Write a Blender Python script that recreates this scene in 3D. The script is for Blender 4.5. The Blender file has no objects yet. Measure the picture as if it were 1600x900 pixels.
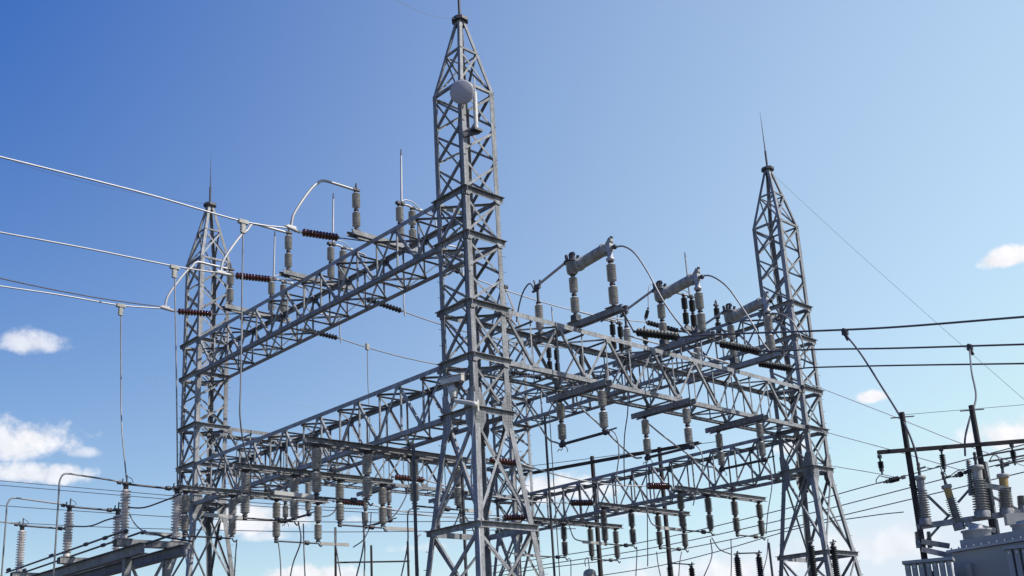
import bpy, math, random
import numpy as np
from mathutils import Vector, Matrix
random.seed(7)
sc = bpy.context.scene
col = sc.collection

# ---------------------------------------------------------------- camera
CX, CY, CZ = -21.7125, -24.7212, 1.6
YAW, PIT, ROL, FPX, SHY = 0.815074761, 0.276415338, -0.0538896819, 1669.35, 149.1
fw = Vector((math.cos(PIT)*math.cos(YAW), math.cos(PIT)*math.sin(YAW), math.sin(PIT)))
r0 = Vector((math.sin(YAW), -math.cos(YAW), 0)); u0 = r0.cross(fw)
rt = r0*math.cos(ROL)+u0*math.sin(ROL); up = -r0*math.sin(ROL)+u0*math.cos(ROL)
CAM = Vector((CX, CY, CZ))
cd = bpy.data.cameras.new("camera"); cam = bpy.data.objects.new("camera", cd); col.objects.link(cam)
m = Matrix.Identity(4)
for i in range(3):
    m[i][0] = rt[i]; m[i][1] = up[i]; m[i][2] = -fw[i]; m[i][3] = CAM[i]
cam.matrix_world = m
cd.sensor_width = 36; cd.lens = 36*FPX/1600; cd.shift_y = SHY/1600
cd.clip_start = 0.1; cd.clip_end = 6000
sc.camera = cam
sc.render.resolution_x = 1024; sc.render.resolution_y = 576

def ray(px, py):
    return (fw*FPX + rt*(px-800) - up*(py-450-SHY)).normalized()
def at(px, py, **k):
    """a photo point on a real plane of the yard: x=, y=, z= or D= (distance along the view)"""
    d = ray(px, py); (a, val), = k.items()
    if a == 'D': t = val/d.dot(fw)
    else:
        i = 'xyz'.find(a); t = (val-CAM[i])/d[i]
    return CAM+d*t

# ---------------------------------------------------------------- light
SUN_AZ, SUN_EL = math.radians(-60), math.radians(44)
world = bpy.data.worlds.new("World"); sc.world = world; world.use_nodes = True
nt = world.node_tree; nt.nodes.clear()
def N(t, **k):
    n = nt.nodes.new(t)
    for a, b in k.items(): setattr(n, a, b)
    return n
L = nt.links.new
out = N('ShaderNodeOutputWorld'); bg = N('ShaderNodeBackground'); bg.inputs[1].default_value = 0.15
L(bg.outputs[0], out.inputs[0])
sky = N('ShaderNodeTexSky', sky_type='NISHITA', sun_disc=False)
sky.sun_elevation = SUN_EL; sky.sun_rotation = math.pi/2-SUN_AZ
sky.altitude = 300; sky.air_density = 1.0; sky.dust_density = 0.6; sky.ozone_density = 2.2
tc = N('ShaderNodeTexCoord')
def M(op, a, b=None, c=None, clamp=False):
    n = N('ShaderNodeMath', operation=op, use_clamp=clamp)
    for i, v in enumerate((a, b, c)):
        if v is None: continue
        if isinstance(v, (int, float)): n.inputs[i].default_value = v
        else: L(v, n.inputs[i])
    return n.outputs[0]
def dot(v):
    n = N('ShaderNodeVectorMath', operation='DOT_PRODUCT'); L(tc.outputs['Generated'], n.inputs[0]); n.inputs[1].default_value = v
    return n.outputs['Value']
tint = N('ShaderNodeVectorMath', operation='MULTIPLY_ADD'); L(sky.outputs[0], tint.inputs[0])
tint.inputs[1].default_value = (1.11, 1.0, .60); tint.inputs[2].default_value = (-.150/.15, -.128/.15, .222/.15)
haze_amt = M('POWER', M('MAXIMUM', dot((.966, 0, .2588)), 0.0), 2.0)
hz = N('ShaderNodeVectorMath', operation='SCALE'); hz.inputs[0].default_value = (.46/.15,.537/.15,.377/.15); L(haze_amt, hz.inputs['Scale'])
hs0 = N('ShaderNodeVectorMath', operation='ADD'); L(tint.outputs[0], hs0.inputs[0]); L(hz.outputs[0], hs0.inputs[1])
hs1 = N('ShaderNodeVectorMath', operation='MAXIMUM'); L(hs0.outputs[0], hs1.inputs[0]); hs1.inputs[1].default_value = (.25,.6,1.6)
hs = N('ShaderNodeVectorMath', operation='MINIMUM'); L(hs1.outputs[0], hs.inputs[0]); hs.inputs[1].default_value = (5.0,5.65,6.3)
nz = N('ShaderNodeTexNoise'); nz.inputs['Scale'].default_value = 30; nz.inputs['Detail'].default_value = 9; nz.inputs['Roughness'].default_value = 0.62
L(tc.outputs['Generated'], nz.inputs['Vector'])
nz2 = N('ShaderNodeTexNoise'); nz2.inputs['Scale'].default_value = 60; nz2.inputs['Detail'].default_value = 6
L(tc.outputs['Generated'], nz2.inputs['Vector'])
cloudm = None
CLOUDS = [(50,690,72,25,.35,.95),(15,695,55,30,.5,.9),(35,742,70,17,.4,.85),(128,706,26,11,.1,.6),(52,540,46,19,.1,.75),(30,535,26,14,.1,.7),(1572,404,36,14,.55,1.),(1365,621,20,9,.5,1.),
          (1562,684,62,22,.4,1.),(1508,696,36,9,.2,.7),(880,768,60,22,.7,.85),(405,815,62,22,.75,.9),(425,838,40,10,.2,.6),(485,900,60,16,.7,.9),(640,858,45,8,.1,.4),
          (1235,700,22,12,.4,.8),(560,812,22,6,.1,.5),(1160,890,180,24,.15,.75),(1350,862,110,26,.1,.6),(980,800,40,10,0,.4)]
for (px, py, rx, ry, dens, amp) in CLOUDS:
    w = ray(px, py); e = w.cross(Vector((0,0,1))).normalized(); n_ = e.cross(w)
    a = M('DIVIDE', dot(e), rx*1.25/FPX); b = M('DIVIDE', dot(n_), ry*1.25/FPX)
    bl = M('MULTIPLY', M('MINIMUM', b, 0.0), 1.5); b = M('ADD', M('MAXIMUM', b, 0.0), bl)
    r2 = M('ADD', M('MULTIPLY', a, a), M('MULTIPLY', b, b))
    front = M('GREATER_THAN', dot(w), 0.2)
    base = M('SUBTRACT', 1.0, M('POWER', r2, .8))
    v = M('ADD', base, M('MULTIPLY', M('SUBTRACT', nz.outputs[0], 0.5-0.12*dens), 3.4))
    v = M('MULTIPLY', v, M('GREATER_THAN', 4.0, r2))
    s = N('ShaderNodeMapRange', interpolation_type='SMOOTHSTEP'); L(v, s.inputs[0]); s.inputs[1].default_value = 0.05; s.inputs[2].default_value = 1.25 - .5*dens
    s.inputs[4].default_value = amp
    v = M('MULTIPLY', s.outputs[0], front)
    cloudm = v if cloudm is None else M('MAXIMUM', cloudm, v)
mix = N('ShaderNodeMix', data_type='RGBA'); L(cloudm, mix.inputs[0])
ccol = N('ShaderNodeMapRange'); L(nz2.outputs[0], ccol.inputs[0]); ccol.inputs[1].default_value=.3; ccol.inputs[2].default_value=.7; ccol.inputs[3].default_value = .88; ccol.inputs[4].default_value = 1.05
cm = N('ShaderNodeMix', data_type='RGBA', blend_type='MULTIPLY'); cm.inputs[0].default_value = 1
cm.inputs[6].default_value = (6.5, 6.5, 6.75, 1); L(ccol.outputs[0], cm.inputs[7])
L(hs.outputs[0], mix.inputs[6]); L(cm.outputs[2], mix.inputs[7]); L(mix.outputs[2], bg.inputs[0])
sd = bpy.data.lights.new("sun", 'SUN'); so = bpy.data.objects.new("sun", sd); col.objects.link(so)
sd.energy = 5.0; sd.angle = math.radians(0.5); sd.color = (1, .95, .87)
sv = Vector((math.cos(SUN_EL)*math.cos(SUN_AZ), math.cos(SUN_EL)*math.sin(SUN_AZ), math.sin(SUN_EL)))
so.rotation_euler = sv.to_track_quat('Z', 'Y').to_euler(); so.location = (0, 0, 60)
sc.view_settings.view_transform = 'Standard'; sc.view_settings.look = 'None'; sc.view_settings.exposure = 0.0; sc.view_settings.gamma = 1
sc.view_settings.use_curve_mapping = False

# ---------------------------------------------------------------- materials
def mat(name, c, rough=.6, metal=0.0, var=.25, scale=3.0, bump=0.0, spec=.5, c2=None, fine=None, ovar=.12, streak=False):
    m = bpy.data.materials.new(name); m.use_nodes = True; t = m.node_tree; b = t.nodes['Principled BSDF']
    tcn = t.nodes.new('ShaderNodeTexCoord')
    n = t.nodes.new('ShaderNodeTexNoise'); n.inputs['Scale'].default_value = scale; n.inputs['Detail'].default_value = 8; n.inputs['Roughness'].default_value = .65
    t.links.new(tcn.outputs['Object'], n.inputs['Vector'])
    cr = t.nodes.new('ShaderNodeValToRGB'); t.links.new(n.outputs[0], cr.inputs[0])
    lo = [x*(1-var) for x in c] + [1]; hi = [min(1, x*(1+var)) for x in c]+[1]
    if c2: lo = list(c2)+[1]
    cr.color_ramp.elements[0].color = lo; cr.color_ramp.elements[0].position = .32
    cr.color_ramp.elements[1].color = hi; cr.color_ramp.elements[1].position = .68
    last = cr.outputs[0]
    if fine:
        n2 = t.nodes.new('ShaderNodeTexNoise'); n2.inputs['Scale'].default_value = fine; n2.inputs['Detail'].default_value = 4
        t.links.new(tcn.outputs['Object'], n2.inputs['Vector'])
        mr = t.nodes.new('ShaderNodeMapRange'); mr.inputs[1].default_value=.35; mr.inputs[2].default_value=.65; mr.inputs[3].default_value = .78; mr.inputs[4].default_value = 1.15
        t.links.new(n2.outputs[0], mr.inputs[0])
        mx = t.nodes.new('ShaderNodeMix'); mx.data_type='RGBA'; mx.blend_type='MULTIPLY'; mx.inputs[0].default_value=1
        t.links.new(last, mx.inputs[6]); t.links.new(mr.outputs[0], mx.inputs[7]); last = mx.outputs[2]
    if streak:
        mpg = t.nodes.new('ShaderNodeMapping'); mpg.inputs['Scale'].default_value = (9, 9, 1.1); n3 = t.nodes.new('ShaderNodeTexNoise'); n3.inputs['Scale'].default_value = 1; n3.inputs['Detail'].default_value = 5
        t.links.new(tcn.outputs['Object'], mpg.inputs[0]); t.links.new(mpg.outputs[0], n3.inputs['Vector'])
        r3 = t.nodes.new('ShaderNodeValToRGB'); r3.color_ramp.elements[0].position = .38; r3.color_ramp.elements[0].color = (.78,.77,.76,1); r3.color_ramp.elements[1].position = .6; r3.color_ramp.elements[1].color = (1.08,1.08,1.08,1)
        t.links.new(n3.outputs[0], r3.inputs[0]); m3 = t.nodes.new('ShaderNodeMix'); m3.data_type='RGBA'; m3.blend_type='MULTIPLY'; m3.inputs[0].default_value=1
        t.links.new(last, m3.inputs[6]); t.links.new(r3.outputs[0], m3.inputs[7]); last = m3.outputs[2]
    oi = t.nodes.new('ShaderNodeObjectInfo'); om = t.nodes.new('ShaderNodeMapRange'); om.inputs[3].default_value = 1-ovar; om.inputs[4].default_value = 1+ovar
    t.links.new(oi.outputs['Random'], om.inputs[0]); ox = t.nodes.new('ShaderNodeMix'); ox.data_type='RGBA'; ox.blend_type='MULTIPLY'; ox.inputs[0].default_value=1
    t.links.new(last, ox.inputs[6]); t.links.new(om.outputs[0], ox.inputs[7]); last = ox.outputs[2]
    t.links.new(last, b.inputs['Base Color'])
    rr = t.nodes.new('ShaderNodeMapRange'); t.links.new(n.outputs[0], rr.inputs[0]); rr.inputs[3].default_value = max(.05, rough-.12); rr.inputs[4].default_value = min(1, rough+.12)
    t.links.new(rr.outputs[0], b.inputs['Roughness'])
    b.inputs['Metallic'].default_value = metal; b.inputs['Specular IOR Level'].default_value = spec
    if bump:
        bp = t.nodes.new('ShaderNodeBump'); bp.inputs['Strength'].default_value = bump; bp.inputs['Distance'].default_value = .01
        t.links.new(n.outputs[0], bp.inputs['Height']); t.links.new(bp.outputs[0], b.inputs['Normal'])
    return m
STEEL = mat('galvanized_steel', (.255,.265,.28), .58, 0, .22, 1.3, spec=.22, fine=14, ovar=.20, streak=True)
DSTEEL = mat('dark_hardware', (.07,.07,.08), .55, .3, .3, 6)
ALU = mat('aluminium_tube', (.42,.42,.43), .45, .3, .15, 2)
WIRE = mat('stranded_aluminium', (.24,.24,.25), .5, .3, .15, 3)
DWIRE = mat('weathered_conductor', (.10,.10,.12), .6, .3, .2, 3)
PORC = mat('grey_porcelain', (.35,.34,.325), .32, 0, .14, 3, fine=9)
WPORC = mat('pale_porcelain', (.62,.57,.55), .3, 0, .12, 3, fine=9)
DPORC = mat('silhouetted_porcelain', (.16,.155,.15), .4, 0, .2, 3, fine=9)  # grey porcelain darkened: backlit silhouette of the far low insulators painted into the colour
TPORC = mat('bushing_porcelain', (.24,.24,.24), .3, 0, .12, 3, fine=9)
BROWN = mat('brown_glazed_porcelain', (.075,.022,.014), .16, 0, .3, 4, spec=.7)
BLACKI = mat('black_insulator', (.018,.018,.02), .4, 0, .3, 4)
PAINT = mat('cast_grey_paint', (.33,.33,.31), .55, 0, .08, 2, fine=12, streak=True)
WHITE = mat('white_housing', (.55,.54,.50), .5, 0, .08, 3, fine=10)
DISHM = mat('dish_cover', (.40,.39,.44), .6, 0, .05, 2)
WOOD = mat('weathered_wood', (.036,.032,.032), .85, 0, .35, 2.5, bump=.4)
GRAVEL = mat('gravel', (.07,.065,.058), .95, 0, .35, .6, bump=.5, fine=30)
TANK = mat('transformer_paint', (.29,.305,.32), .5, 0, .07, .8)
YEL = mat('oil_sight_band', (.36,.24,.08), .4, 0, .15, 4)
CONC = mat('concrete', (.38,.36,.33), .9, 0, .2, 2, bump=.3)
BRIGHT = mat('sunlit_aluminium_wire', (.72,.72,.72), .5, .1, .08, 3)  # sunlit look of thin wires put into the colour as a raised albedo
BLADE = mat('flat_blade', (.36,.36,.35), .6, .1, .08, 3)

# ---------------------------------------------------------------- geometry helpers
class MB:
    def __init__(s): s.v = []; s.f = []; s.sm = []
    def add(s, vs, fs, smooth=False):
        o = len(s.v); s.v += [tuple(v) for v in vs]; s.f += [tuple(i+o for i in f) for f in fs]; s.sm += [smooth]*len(fs)
    def prism(s, p, q, e1, e2, poly):
        """sweep a flat profile (list of (a,b) in e1,e2) from p to q"""
        n = len(poly)
        vs = [p+e1*a+e2*b for a, b in poly]+[q+e1*a+e2*b for a, b in poly]
        d = q-p
        fl = e1.cross(e2).dot(d) > 0
        area = sum(poly[i][0]*poly[(i+1)%n][1]-poly[(i+1)%n][0]*poly[i][1] for i in range(n))
        if area < 0: fl = not fl
        fs = [(i, (i+1)%n, n+(i+1)%n, n+i) for i in range(n)]
        caps = [tuple(range(n))[::-1], tuple(range(n, 2*n))]
        fs = fs+caps
        if not fl: fs = [f[::-1] for f in fs]
        s.add(vs, fs)
    def box(s, c, sx, sy, sz, X=Vector((1,0,0)), Y=Vector((0,1,0)), Z=Vector((0,0,1))):
        c = Vector(c)
        s.prism(c-Z*sz/2, c+Z*sz/2, X, Y, [(-sx/2,-sy/2),(sx/2,-sy/2),(sx/2,sy/2),(-sx/2,sy/2)])
    def bar(s, p, q, w, h, side=None):
        p = Vector(p); q = Vector(q); d = (q-p).normalized()
        side = (side or (Vector((0,0,1)) if abs(d.z) < .9 else Vector((1,0,0))))
        a = d.cross(side).normalized(); b = a.cross(d)
        s.prism(p, q, a, b, [(-w/2,-h/2),(w/2,-h/2),(w/2,h/2),(-w/2,h/2)])
    def tube(s, pts, r, n=8, cap=True):
        pts = [Vector(p) for p in pts]; rs = r if isinstance(r, (list, tuple)) else [r]*len(pts)
        d0 = (pts[1]-pts[0]).normalized(); a = d0.orthogonal().normalized(); vs = []
        for i, p in enumerate(pts):
            d = (pts[min(i+1, len(pts)-1)]-pts[max(i-1, 0)]).normalized()
            a = (a-d*a.dot(d)).normalized(); b = d.cross(a)
            vs += [p+(a*math.cos(2*math.pi*k/n)+b*math.sin(2*math.pi*k/n))*rs[i] for k in range(n)]
        fs = [(i*n+k, i*n+(k+1)%n, (i+1)*n+(k+1)%n, (i+1)*n+k) for i in range(len(pts)-1) for k in range(n)]
        s.add(vs, fs, True)
        if cap: s.add(vs[:n], [tuple(range(n))[::-1]]); s.add(vs[-n:], [tuple(range(n))])
    def lathe(s, p, q, prof, n=16):
        """prof: list of (t along metres, radius)"""
        p = Vector(p); d = (Vector(q)-p).normalized()
        a = d.orthogonal().normalized(); b = d.cross(a); vs = []
        for t, r in prof: vs += [p+d*t+(a*math.cos(2*math.pi*k/n)+b*math.sin(2*math.pi*k/n))*r for k in range(n)]
        fs = [(i*n+k, i*n+(k+1)%n, (i+1)*n+(k+1)%n, (i+1)*n+k) for i in range(len(prof)-1) for k in range(n)]
        s.add(vs, fs, True)
        s.add(vs[:n], [tuple(range(n))[::-1]]); s.add(vs[-n:], [tuple(range(n))])
    def mesh(s, name, m, off=None):
        me = bpy.data.meshes.new(name)
        off = Vector(off) if off is not None else Vector((0,0,0))
        me.from_pydata([tuple(Vector(v)-off) for v in s.v], [], s.f)
        me.polygons.foreach_set('use_smooth', s.sm); me.materials.append(m); me.update()
        return me
def root_of(o):
    while o.parent: o = o.parent
    return o
def link(name, me, parent=None, **kw):
    o = bpy.data.objects.new(name, me); col.objects.link(o)
    if parent: o.parent = parent
    for k, v in kw.items(): o[k] = v
    return o
def put(name, mb, m, parent=None, **kw):
    """mesh in yard coordinates; under a parent it is stored relative to the thing's base"""
    off = root_of(parent).location if parent else None
    return link(name, mb.mesh(name, m, off), parent, **kw)
def thing(name, label, cat, loc, group=None):
    o = bpy.data.objects.new(name, None); col.objects.link(o); o.location = Vector(loc); o.empty_display_size = .2
    o['label'] = label; o['category'] = cat
    if group: o['group'] = group
    return o
def single(name, mb, m, label, cat, group=None):
    """a thing that is one mesh, its origin at its lowest point"""
    vs = mb.v; k = min(range(len(vs)), key=lambda i: vs[i][2]); off = Vector(vs[k])
    o = link(name, mb.mesh(name, m, off)); o.location = off; o['label'] = label; o['category'] = cat
    if group: o['group'] = group
    return o
def copy_thing(root, loc, rz=0, label=None, group=None):
    kids = {}
    for o in bpy.data.objects:
        if o.parent: kids.setdefault(o.parent, []).append(o)
    def rec(o, par):
        c = o.copy(); col.objects.link(c); c.parent = par
        for k in kids.get(o, []): rec(k, c)
        return c
    c = rec(root, None); c.location = Vector(loc); c.rotation_euler = (0, 0, root.rotation_euler.z+rz)
    if label: c['label'] = label
    if group: c['group'] = group
    return c
V = Vector
def angle(mb, p, q, n, a=.08, t=.012, flip=1):
    """steel angle: one leg flat in the face with outward normal n, the other turned inward"""
    p = V(p); q = V(q); d = (q-p).normalized(); s = d.cross(n).normalized()*flip; n2 = s.cross(d).normalized()
    if n2.dot(n) < 0: n2 = -n2
    mb.prism(p, q, s, -n2, [(-a/2,0),(a/2,0),(a/2,a),(a/2-t,a),(a/2-t,t),(-a/2,t)])
def legprof(mb, p, q, e1, e2, a=.2, t=.02):
    mb.prism(V(p), V(q), e1, e2, [(0,0),(a,0),(a,t),(t,t),(t,a),(0,a)])
def channel(mb, p, q, n, h=.2, fl=.07, t=.012):
    """channel with its web in the face (outward normal n), flanges inward"""
    p = V(p); q = V(q); d = (q-p).normalized(); s = d.cross(n).normalized(); n = s.cross(d).normalized() if s.cross(d).dot(n) > 0 else -s.cross(d).normalized()
    mb.prism(p, q, s, -n, [(-h/2,0),(h/2,0),(h/2,fl),(h/2-t,fl),(h/2-t,t),(-h/2+t,t),(-h/2+t,fl),(-h/2,fl)])
def bolts(mb, c, n, s, rows, cols, dx=.07, r=.012):
    u = V(n).cross(s).normalized()
    for i in range(rows):
        for j in range(cols):
            p = V(c)+s*((j-(cols-1)/2)*dx)+u*((i-(rows-1)/2)*dx)
            mb.tube([p, p+V(n)*.018], r, 6)
# ---------------------------------------------------------------- ground
g = MB(); g.add([(-900,-900,0),(900,-900,0),(900,900,0),(-900,900,0)], [(0,1,2,3)])
o = put('ground', g, GRAVEL); o['kind'] = 'structure'

# ---------------------------------------------------------------- lattice towers
LA, LC = 18.596, 18.832
H = .75
Z2, P1, P2, Z3, Z4, Z5, Z6, Z7, Z8 = 21.36, 19.96, 18.70, 17.32, 15.742, 13.382, 11.616, 9.865, 6.25
ZT, Z1 = 24.33, 22.95
FL = (1.14-.75)/(Z7-Z8)
def hw(z):
    if z > Z2: return .75+(z-Z2)/(ZT-Z2)*(.13-.75)
    if z < Z7: return .75+(Z7-z)*FL
    return .75
CN = [(-1,-1),(1,-1),(1,1),(-1,1)]
FACES = [(0,1,V((0,-1,0))),(1,2,V((1,0,0))),(2,3,V((0,1,0))),(3,0,V((-1,0,0)))]
def cp(i, z, inset=0.0):
    w = hw(z)-inset
    return V((CN[i][0]*w, CN[i][1]*w, z))
tw = thing('lattice_tower', 'nearest and tallest looking grey lattice tower, carrying the white dish and the camera', 'lattice tower', (0,0,0), 'lattice towers of the switchyard frame')
for i in range(4):
    e1 = V((-CN[i][0],0,0)); e2 = V((0,-CN[i][1],0))
    mb = MB(); seq = [.15, Z7, Z2, ZT]
    for a, b, w in ((.15, Z7, .20), (Z7, Z2, .19), (Z2, ZT, .13)):
        legprof(mb, cp(i,a), cp(i,b), e1, e2, w, .022)
    leg = put('leg', mb, STEEL, tw)
    mb = MB(); c = cp(i, 0); mb.box((c.x, c.y, .08), .7, .7, .4); put('footing', mb, CONC, tw)
levels = [.6, 3.3, Z8, Z7, Z6, Z5, (Z4+Z5)/2, Z4, Z3, P2, P1, Z2]
for fi, (i, j, n) in enumerate(FACES):
    for k in range(len(levels)-1):
        a, b = levels[k], levels[k+1]
        big = .09 if b <= Z7 else .078
        for (s1, s2, off) in ((i, j, .012), (j, i, .03+big)):
            mb = MB(); o_ = -n*off
            angle(mb, cp(s1,a)+o_+V((0,0,.08)), cp(s2,b)+o_-V((0,0,.08)), n, big, .011)
            put('diagonal_brace', mb, STEEL, tw)
    for (s1, s2, off) in ((i, j, .012), (j, i, .09)):
        mb = MB(); angle(mb, cp(s1,Z2)-n*off, cp(s2,Z1)-n*off, n, .065, .01); put('spire_brace', mb, STEEL, tw)
    for z in (Z8, Z7+.02, Z6, Z5, Z4, Z3):
        mb = MB(); d = (cp(j,z)-cp(i,z)).normalized()
        mb.prism(cp(i,z)+n*.014-d*.02+V((0,0,.09)), cp(j,z)+n*.014+d*.14+V((0,0,.09)), n, V((0,0,1)), [(0,0),(0,-.18),(.013,-.18),(.013,-.013),(.13,-.013),(.13,0)])
        put('ring_channel', mb, STEEL, tw)
    for z in (Z1, Z2, 3.3):
        mb = MB(); angle(mb, cp(i,z)+n*.006, cp(j,z)+n*.006, n, .09 if z < Z1 else .07, .01); put('ring_angle', mb, STEEL, tw)
    # gusset plates where the legs start to splay
    for c_, sgn in ((i, 1), (j, -1)):
        d = (cp(j,Z7)-cp(i,Z7)).normalized()*sgn; p = cp(c_, Z7)+n*.032-d*.01; up_ = V((0,0,1))
        mb = MB()
        poly = [(0,-.75),(.22,-.72),(.42,-.28),(.42,.28),(.22,.72),(0,.75)]
        if (d.cross(up_)).dot(n) < 0: poly = poly[::-1]
        mb.prism(p, p+n*.012, d, up_, poly)
        for (bx, bz) in [(x_, z_) for x_ in (.06,.15) for z_ in [-.6+.1*q for q in range(13)]]+[(.26,-.2),(.26,.2),(.34,-.1),(.34,.1),(.26,0)]:
            b0 = p+n*.012+d*bx+up_*bz; mb.tube([b0, b0+n*.016], .014, 6)
        put('gusset_plate', mb, STEEL, tw)
        for z in (Z6, Z5, Z4, Z3):
            mb = MB(); p = cp(c_, z)+n*.03; poly = [(0,-.17),(.15,-.17),(.26,-.07),(.26,.07),(.15,.17),(0,.17)]
            if (d.cross(up_)).dot(n) < 0: poly = poly[::-1]
            mb.prism(p, p+n*.01, d, up_, poly)
            for (bx, bz) in ((.06,-.12),(.06,.12),(.06,0),(.2,-.04),(.2,.04)):
                b0 = p+n*.01+d*bx+up_*bz; mb.tube([b0, b0+n*.014], .013, 6)
            put('splice_plate', mb, STEEL, tw)
# horizontal cross bracing inside the rings
for z in (Z7, Z6, Z5, Z4, Z3):
    for a, b in ((0,2),(1,3)):
        mb = MB(); dz = V((0,0,.0 if a == 0 else -.09)); angle(mb, cp(a,z,.05)+dz, cp(b,z,.05)+dz, V((0,0,1)), .07, .01); put('plan_brace', mb, STEEL, tw)
mb = MB(); poly = [(-.34,-.16),(-.16,-.34),(.16,-.34),(.34,-.16),(.34,.16),(.16,.34),(-.16,.34),(-.34,.16)]
mb.prism(V((0,0,ZT-.02)), V((0,0,ZT+.10)), V((1,0,0)), V((0,1,0)), [(a*.8,b*.8) for a,b in poly]); mb.box((0,0,ZT-.13), .26, .26, .2)
put('top_plate', mb, DSTEEL, tw)
# climbing pegs on the leg away from the beams
for k in range(34):
    z = 2.4+.55*k
    if z > 16: break
    c = cp(3, z); mb = MB(); mb.tube([c+V((-.0,-.05,0)), c+V((-.11,-.05,0)), c+V((-.122,-.05,0))], [.009,.009,.018], 6); put('step_peg', mb, STEEL, tw)
for k in range(34):
    z = 2.65+.55*k
    if z > 16: break
    c = cp(1, z); mb = MB(); mb.tube([c+V((-.04,0,0))+V((.03,0,0)), c+V((.11,0,0)), c+V((.122,0,0))], [.009,.009,.018], 6); put('step_peg', mb, STEEL, tw)
G = 'lattice towers of the switchyard frame'
twA = copy_thing(tw, (0,LA,0), 0, 'left lattice tower, behind the three incoming conductors', G)
twC = copy_thing(tw, (LC,0,0), 0, 'right lattice tower, standing clear against the sky left of the transformer', G)
twD = copy_thing(tw, (LC,LA,0), 0, 'far lattice tower mostly hidden behind the nearest tower', G)

# ---------------------------------------------------------------- lattice beams
def beam(p0, ax, L_, zt, zb, label, bays=7, invert=False):
    """box truss from p0 along ax (unit, horizontal), centre line; top and bottom chord levels"""
    t = thing('lattice_girder', label, 'lattice girder', (p0[0], p0[1], zb), 'lattice beams joining the towers')
    ax = V(ax); lat = V((-ax.y, ax.x, 0)); p0 = V((p0[0], p0[1], 0))
    def pt(s, side, z, out=0): return p0+ax*s+lat*(side*(H+out))+V((0,0,z))
    U = V((0,0,1))
    for side in (-1, 1):
        for z, vd in ((zt, -1), (zb, 1)):
            mb = MB(); legprof(mb, pt(0,side,z+.07*-vd), pt(L_,side,z+.07*-vd), lat*-side, U*vd, .16, .016)
            put('top_chord' if z == zt else 'bottom_chord', mb, STEEL, t)
    bl = L_/bays
    n1 = [k*bl for k in range(bays+1)]; n2 = [(k+.5)*bl for k in range(bays)]
    if invert: n1, n2 = n2, [0.]+n1[1:-1]+[L_]; 
    zt_, zb_ = zt-.02, zb+.02
    allp = sorted([(s, zt_) for s in n1]+[(s, zb_) for s in n2])
    for side in (-1, 1):
        n = lat*side
        for q in range(len(allp)-1):
            mb = MB(); (sa, za), (sb, zb2) = allp[q], allp[q+1]
            angle(mb, pt(sa,side,za,-.03 if q%2 else -.02), pt(sb,side,zb2,-.03 if q%2 else -.02), n, .085, .01); put('web_diagonal', mb, STEEL, t)
        for s, z in allp[1:-1]:
            mb = MB(); angle(mb, pt(s,side,zb_,-.13), pt(s,side,zt_,-.13), n, .055, .008); put('web_post', mb, STEEL, t)
    for side in (-1, 1):
        n = lat*side
        for s, z in allp:
            mb = MB(); c_ = pt(s, side, z+(-.10 if z > (zt+zb)/2 else .10), .004); sz_ = min(max(s, .14), L_-.14)-s; c_ += ax*sz_
            mb.prism(c_, c_+n*.009, ax, U, [(-.15,-.07),(.15,-.07),(.10,.09),(-.10,.09)] if z < (zt+zb)/2 else [(-.15,.07),(-.10,-.09),(.10,-.09),(.15,.07)])
            for bx, bz in ((-.09,0),(.09,0),(0,.03),(0,-.04)): b_ = c_+n*.009+ax*bx+U*bz; mb.tube([b_, b_+n*.012], .012, 6)
            put('node_plate', mb, STEEL, t)
    for z in (zt-.03, zb+.03):
        ss = sorted(n1+n2)
        for q in range(len(ss)-1):
            mb = MB(); sgn = 1 if q%2 else -1
            angle(mb, pt(ss[q],sgn,z,-.05), pt(ss[q+1],-sgn,z,-.05), U if z > zb+.5 else -U, .065, .008); put('lacing_bar', mb, STEEL, t)
        for s in ss[1:-1]:
            if z > zb+.5 or True:
                mb = MB(); angle(mb, pt(s,-1,z+.05 if z<zb+.5 else z-.05,-.05), pt(s,1,z+.05 if z<zb+.5 else z-.05,-.05), U, .055, .008); put('cross_strut', mb, STEEL, t)
    return t
LAb, LCb = LA-2*H, LC-2*H
beam((0,H), (0,1,0), LAb, Z3, Z4, 'upper lattice beam running left from the nearest tower, with three open switches on top')
beam((0,H), (0,1,0), LAb, Z6, Z7, 'lower lattice beam running left from the nearest tower, grey post insulators hung below')
beam((H,0), (1,0,0), LCb, Z5, Z6, 'sunlit lattice beam running right from the nearest tower, carrying the three slanted interrupters')
beam((H,LA), (1,0,0), LCb, Z5, Z6, 'far lattice beam leaving the left tower, partly behind the lower left beam')
beam((LC,H), (0,1,0), LAb, Z3, Z4, 'upper far lattice beam ending at the right tower, behind the slanted interrupters')
beam((LC,H), (0,1,0), LAb, Z6, Z7, 'lower far lattice beam ending at the right tower, over the dark hanging insulators')
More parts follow.
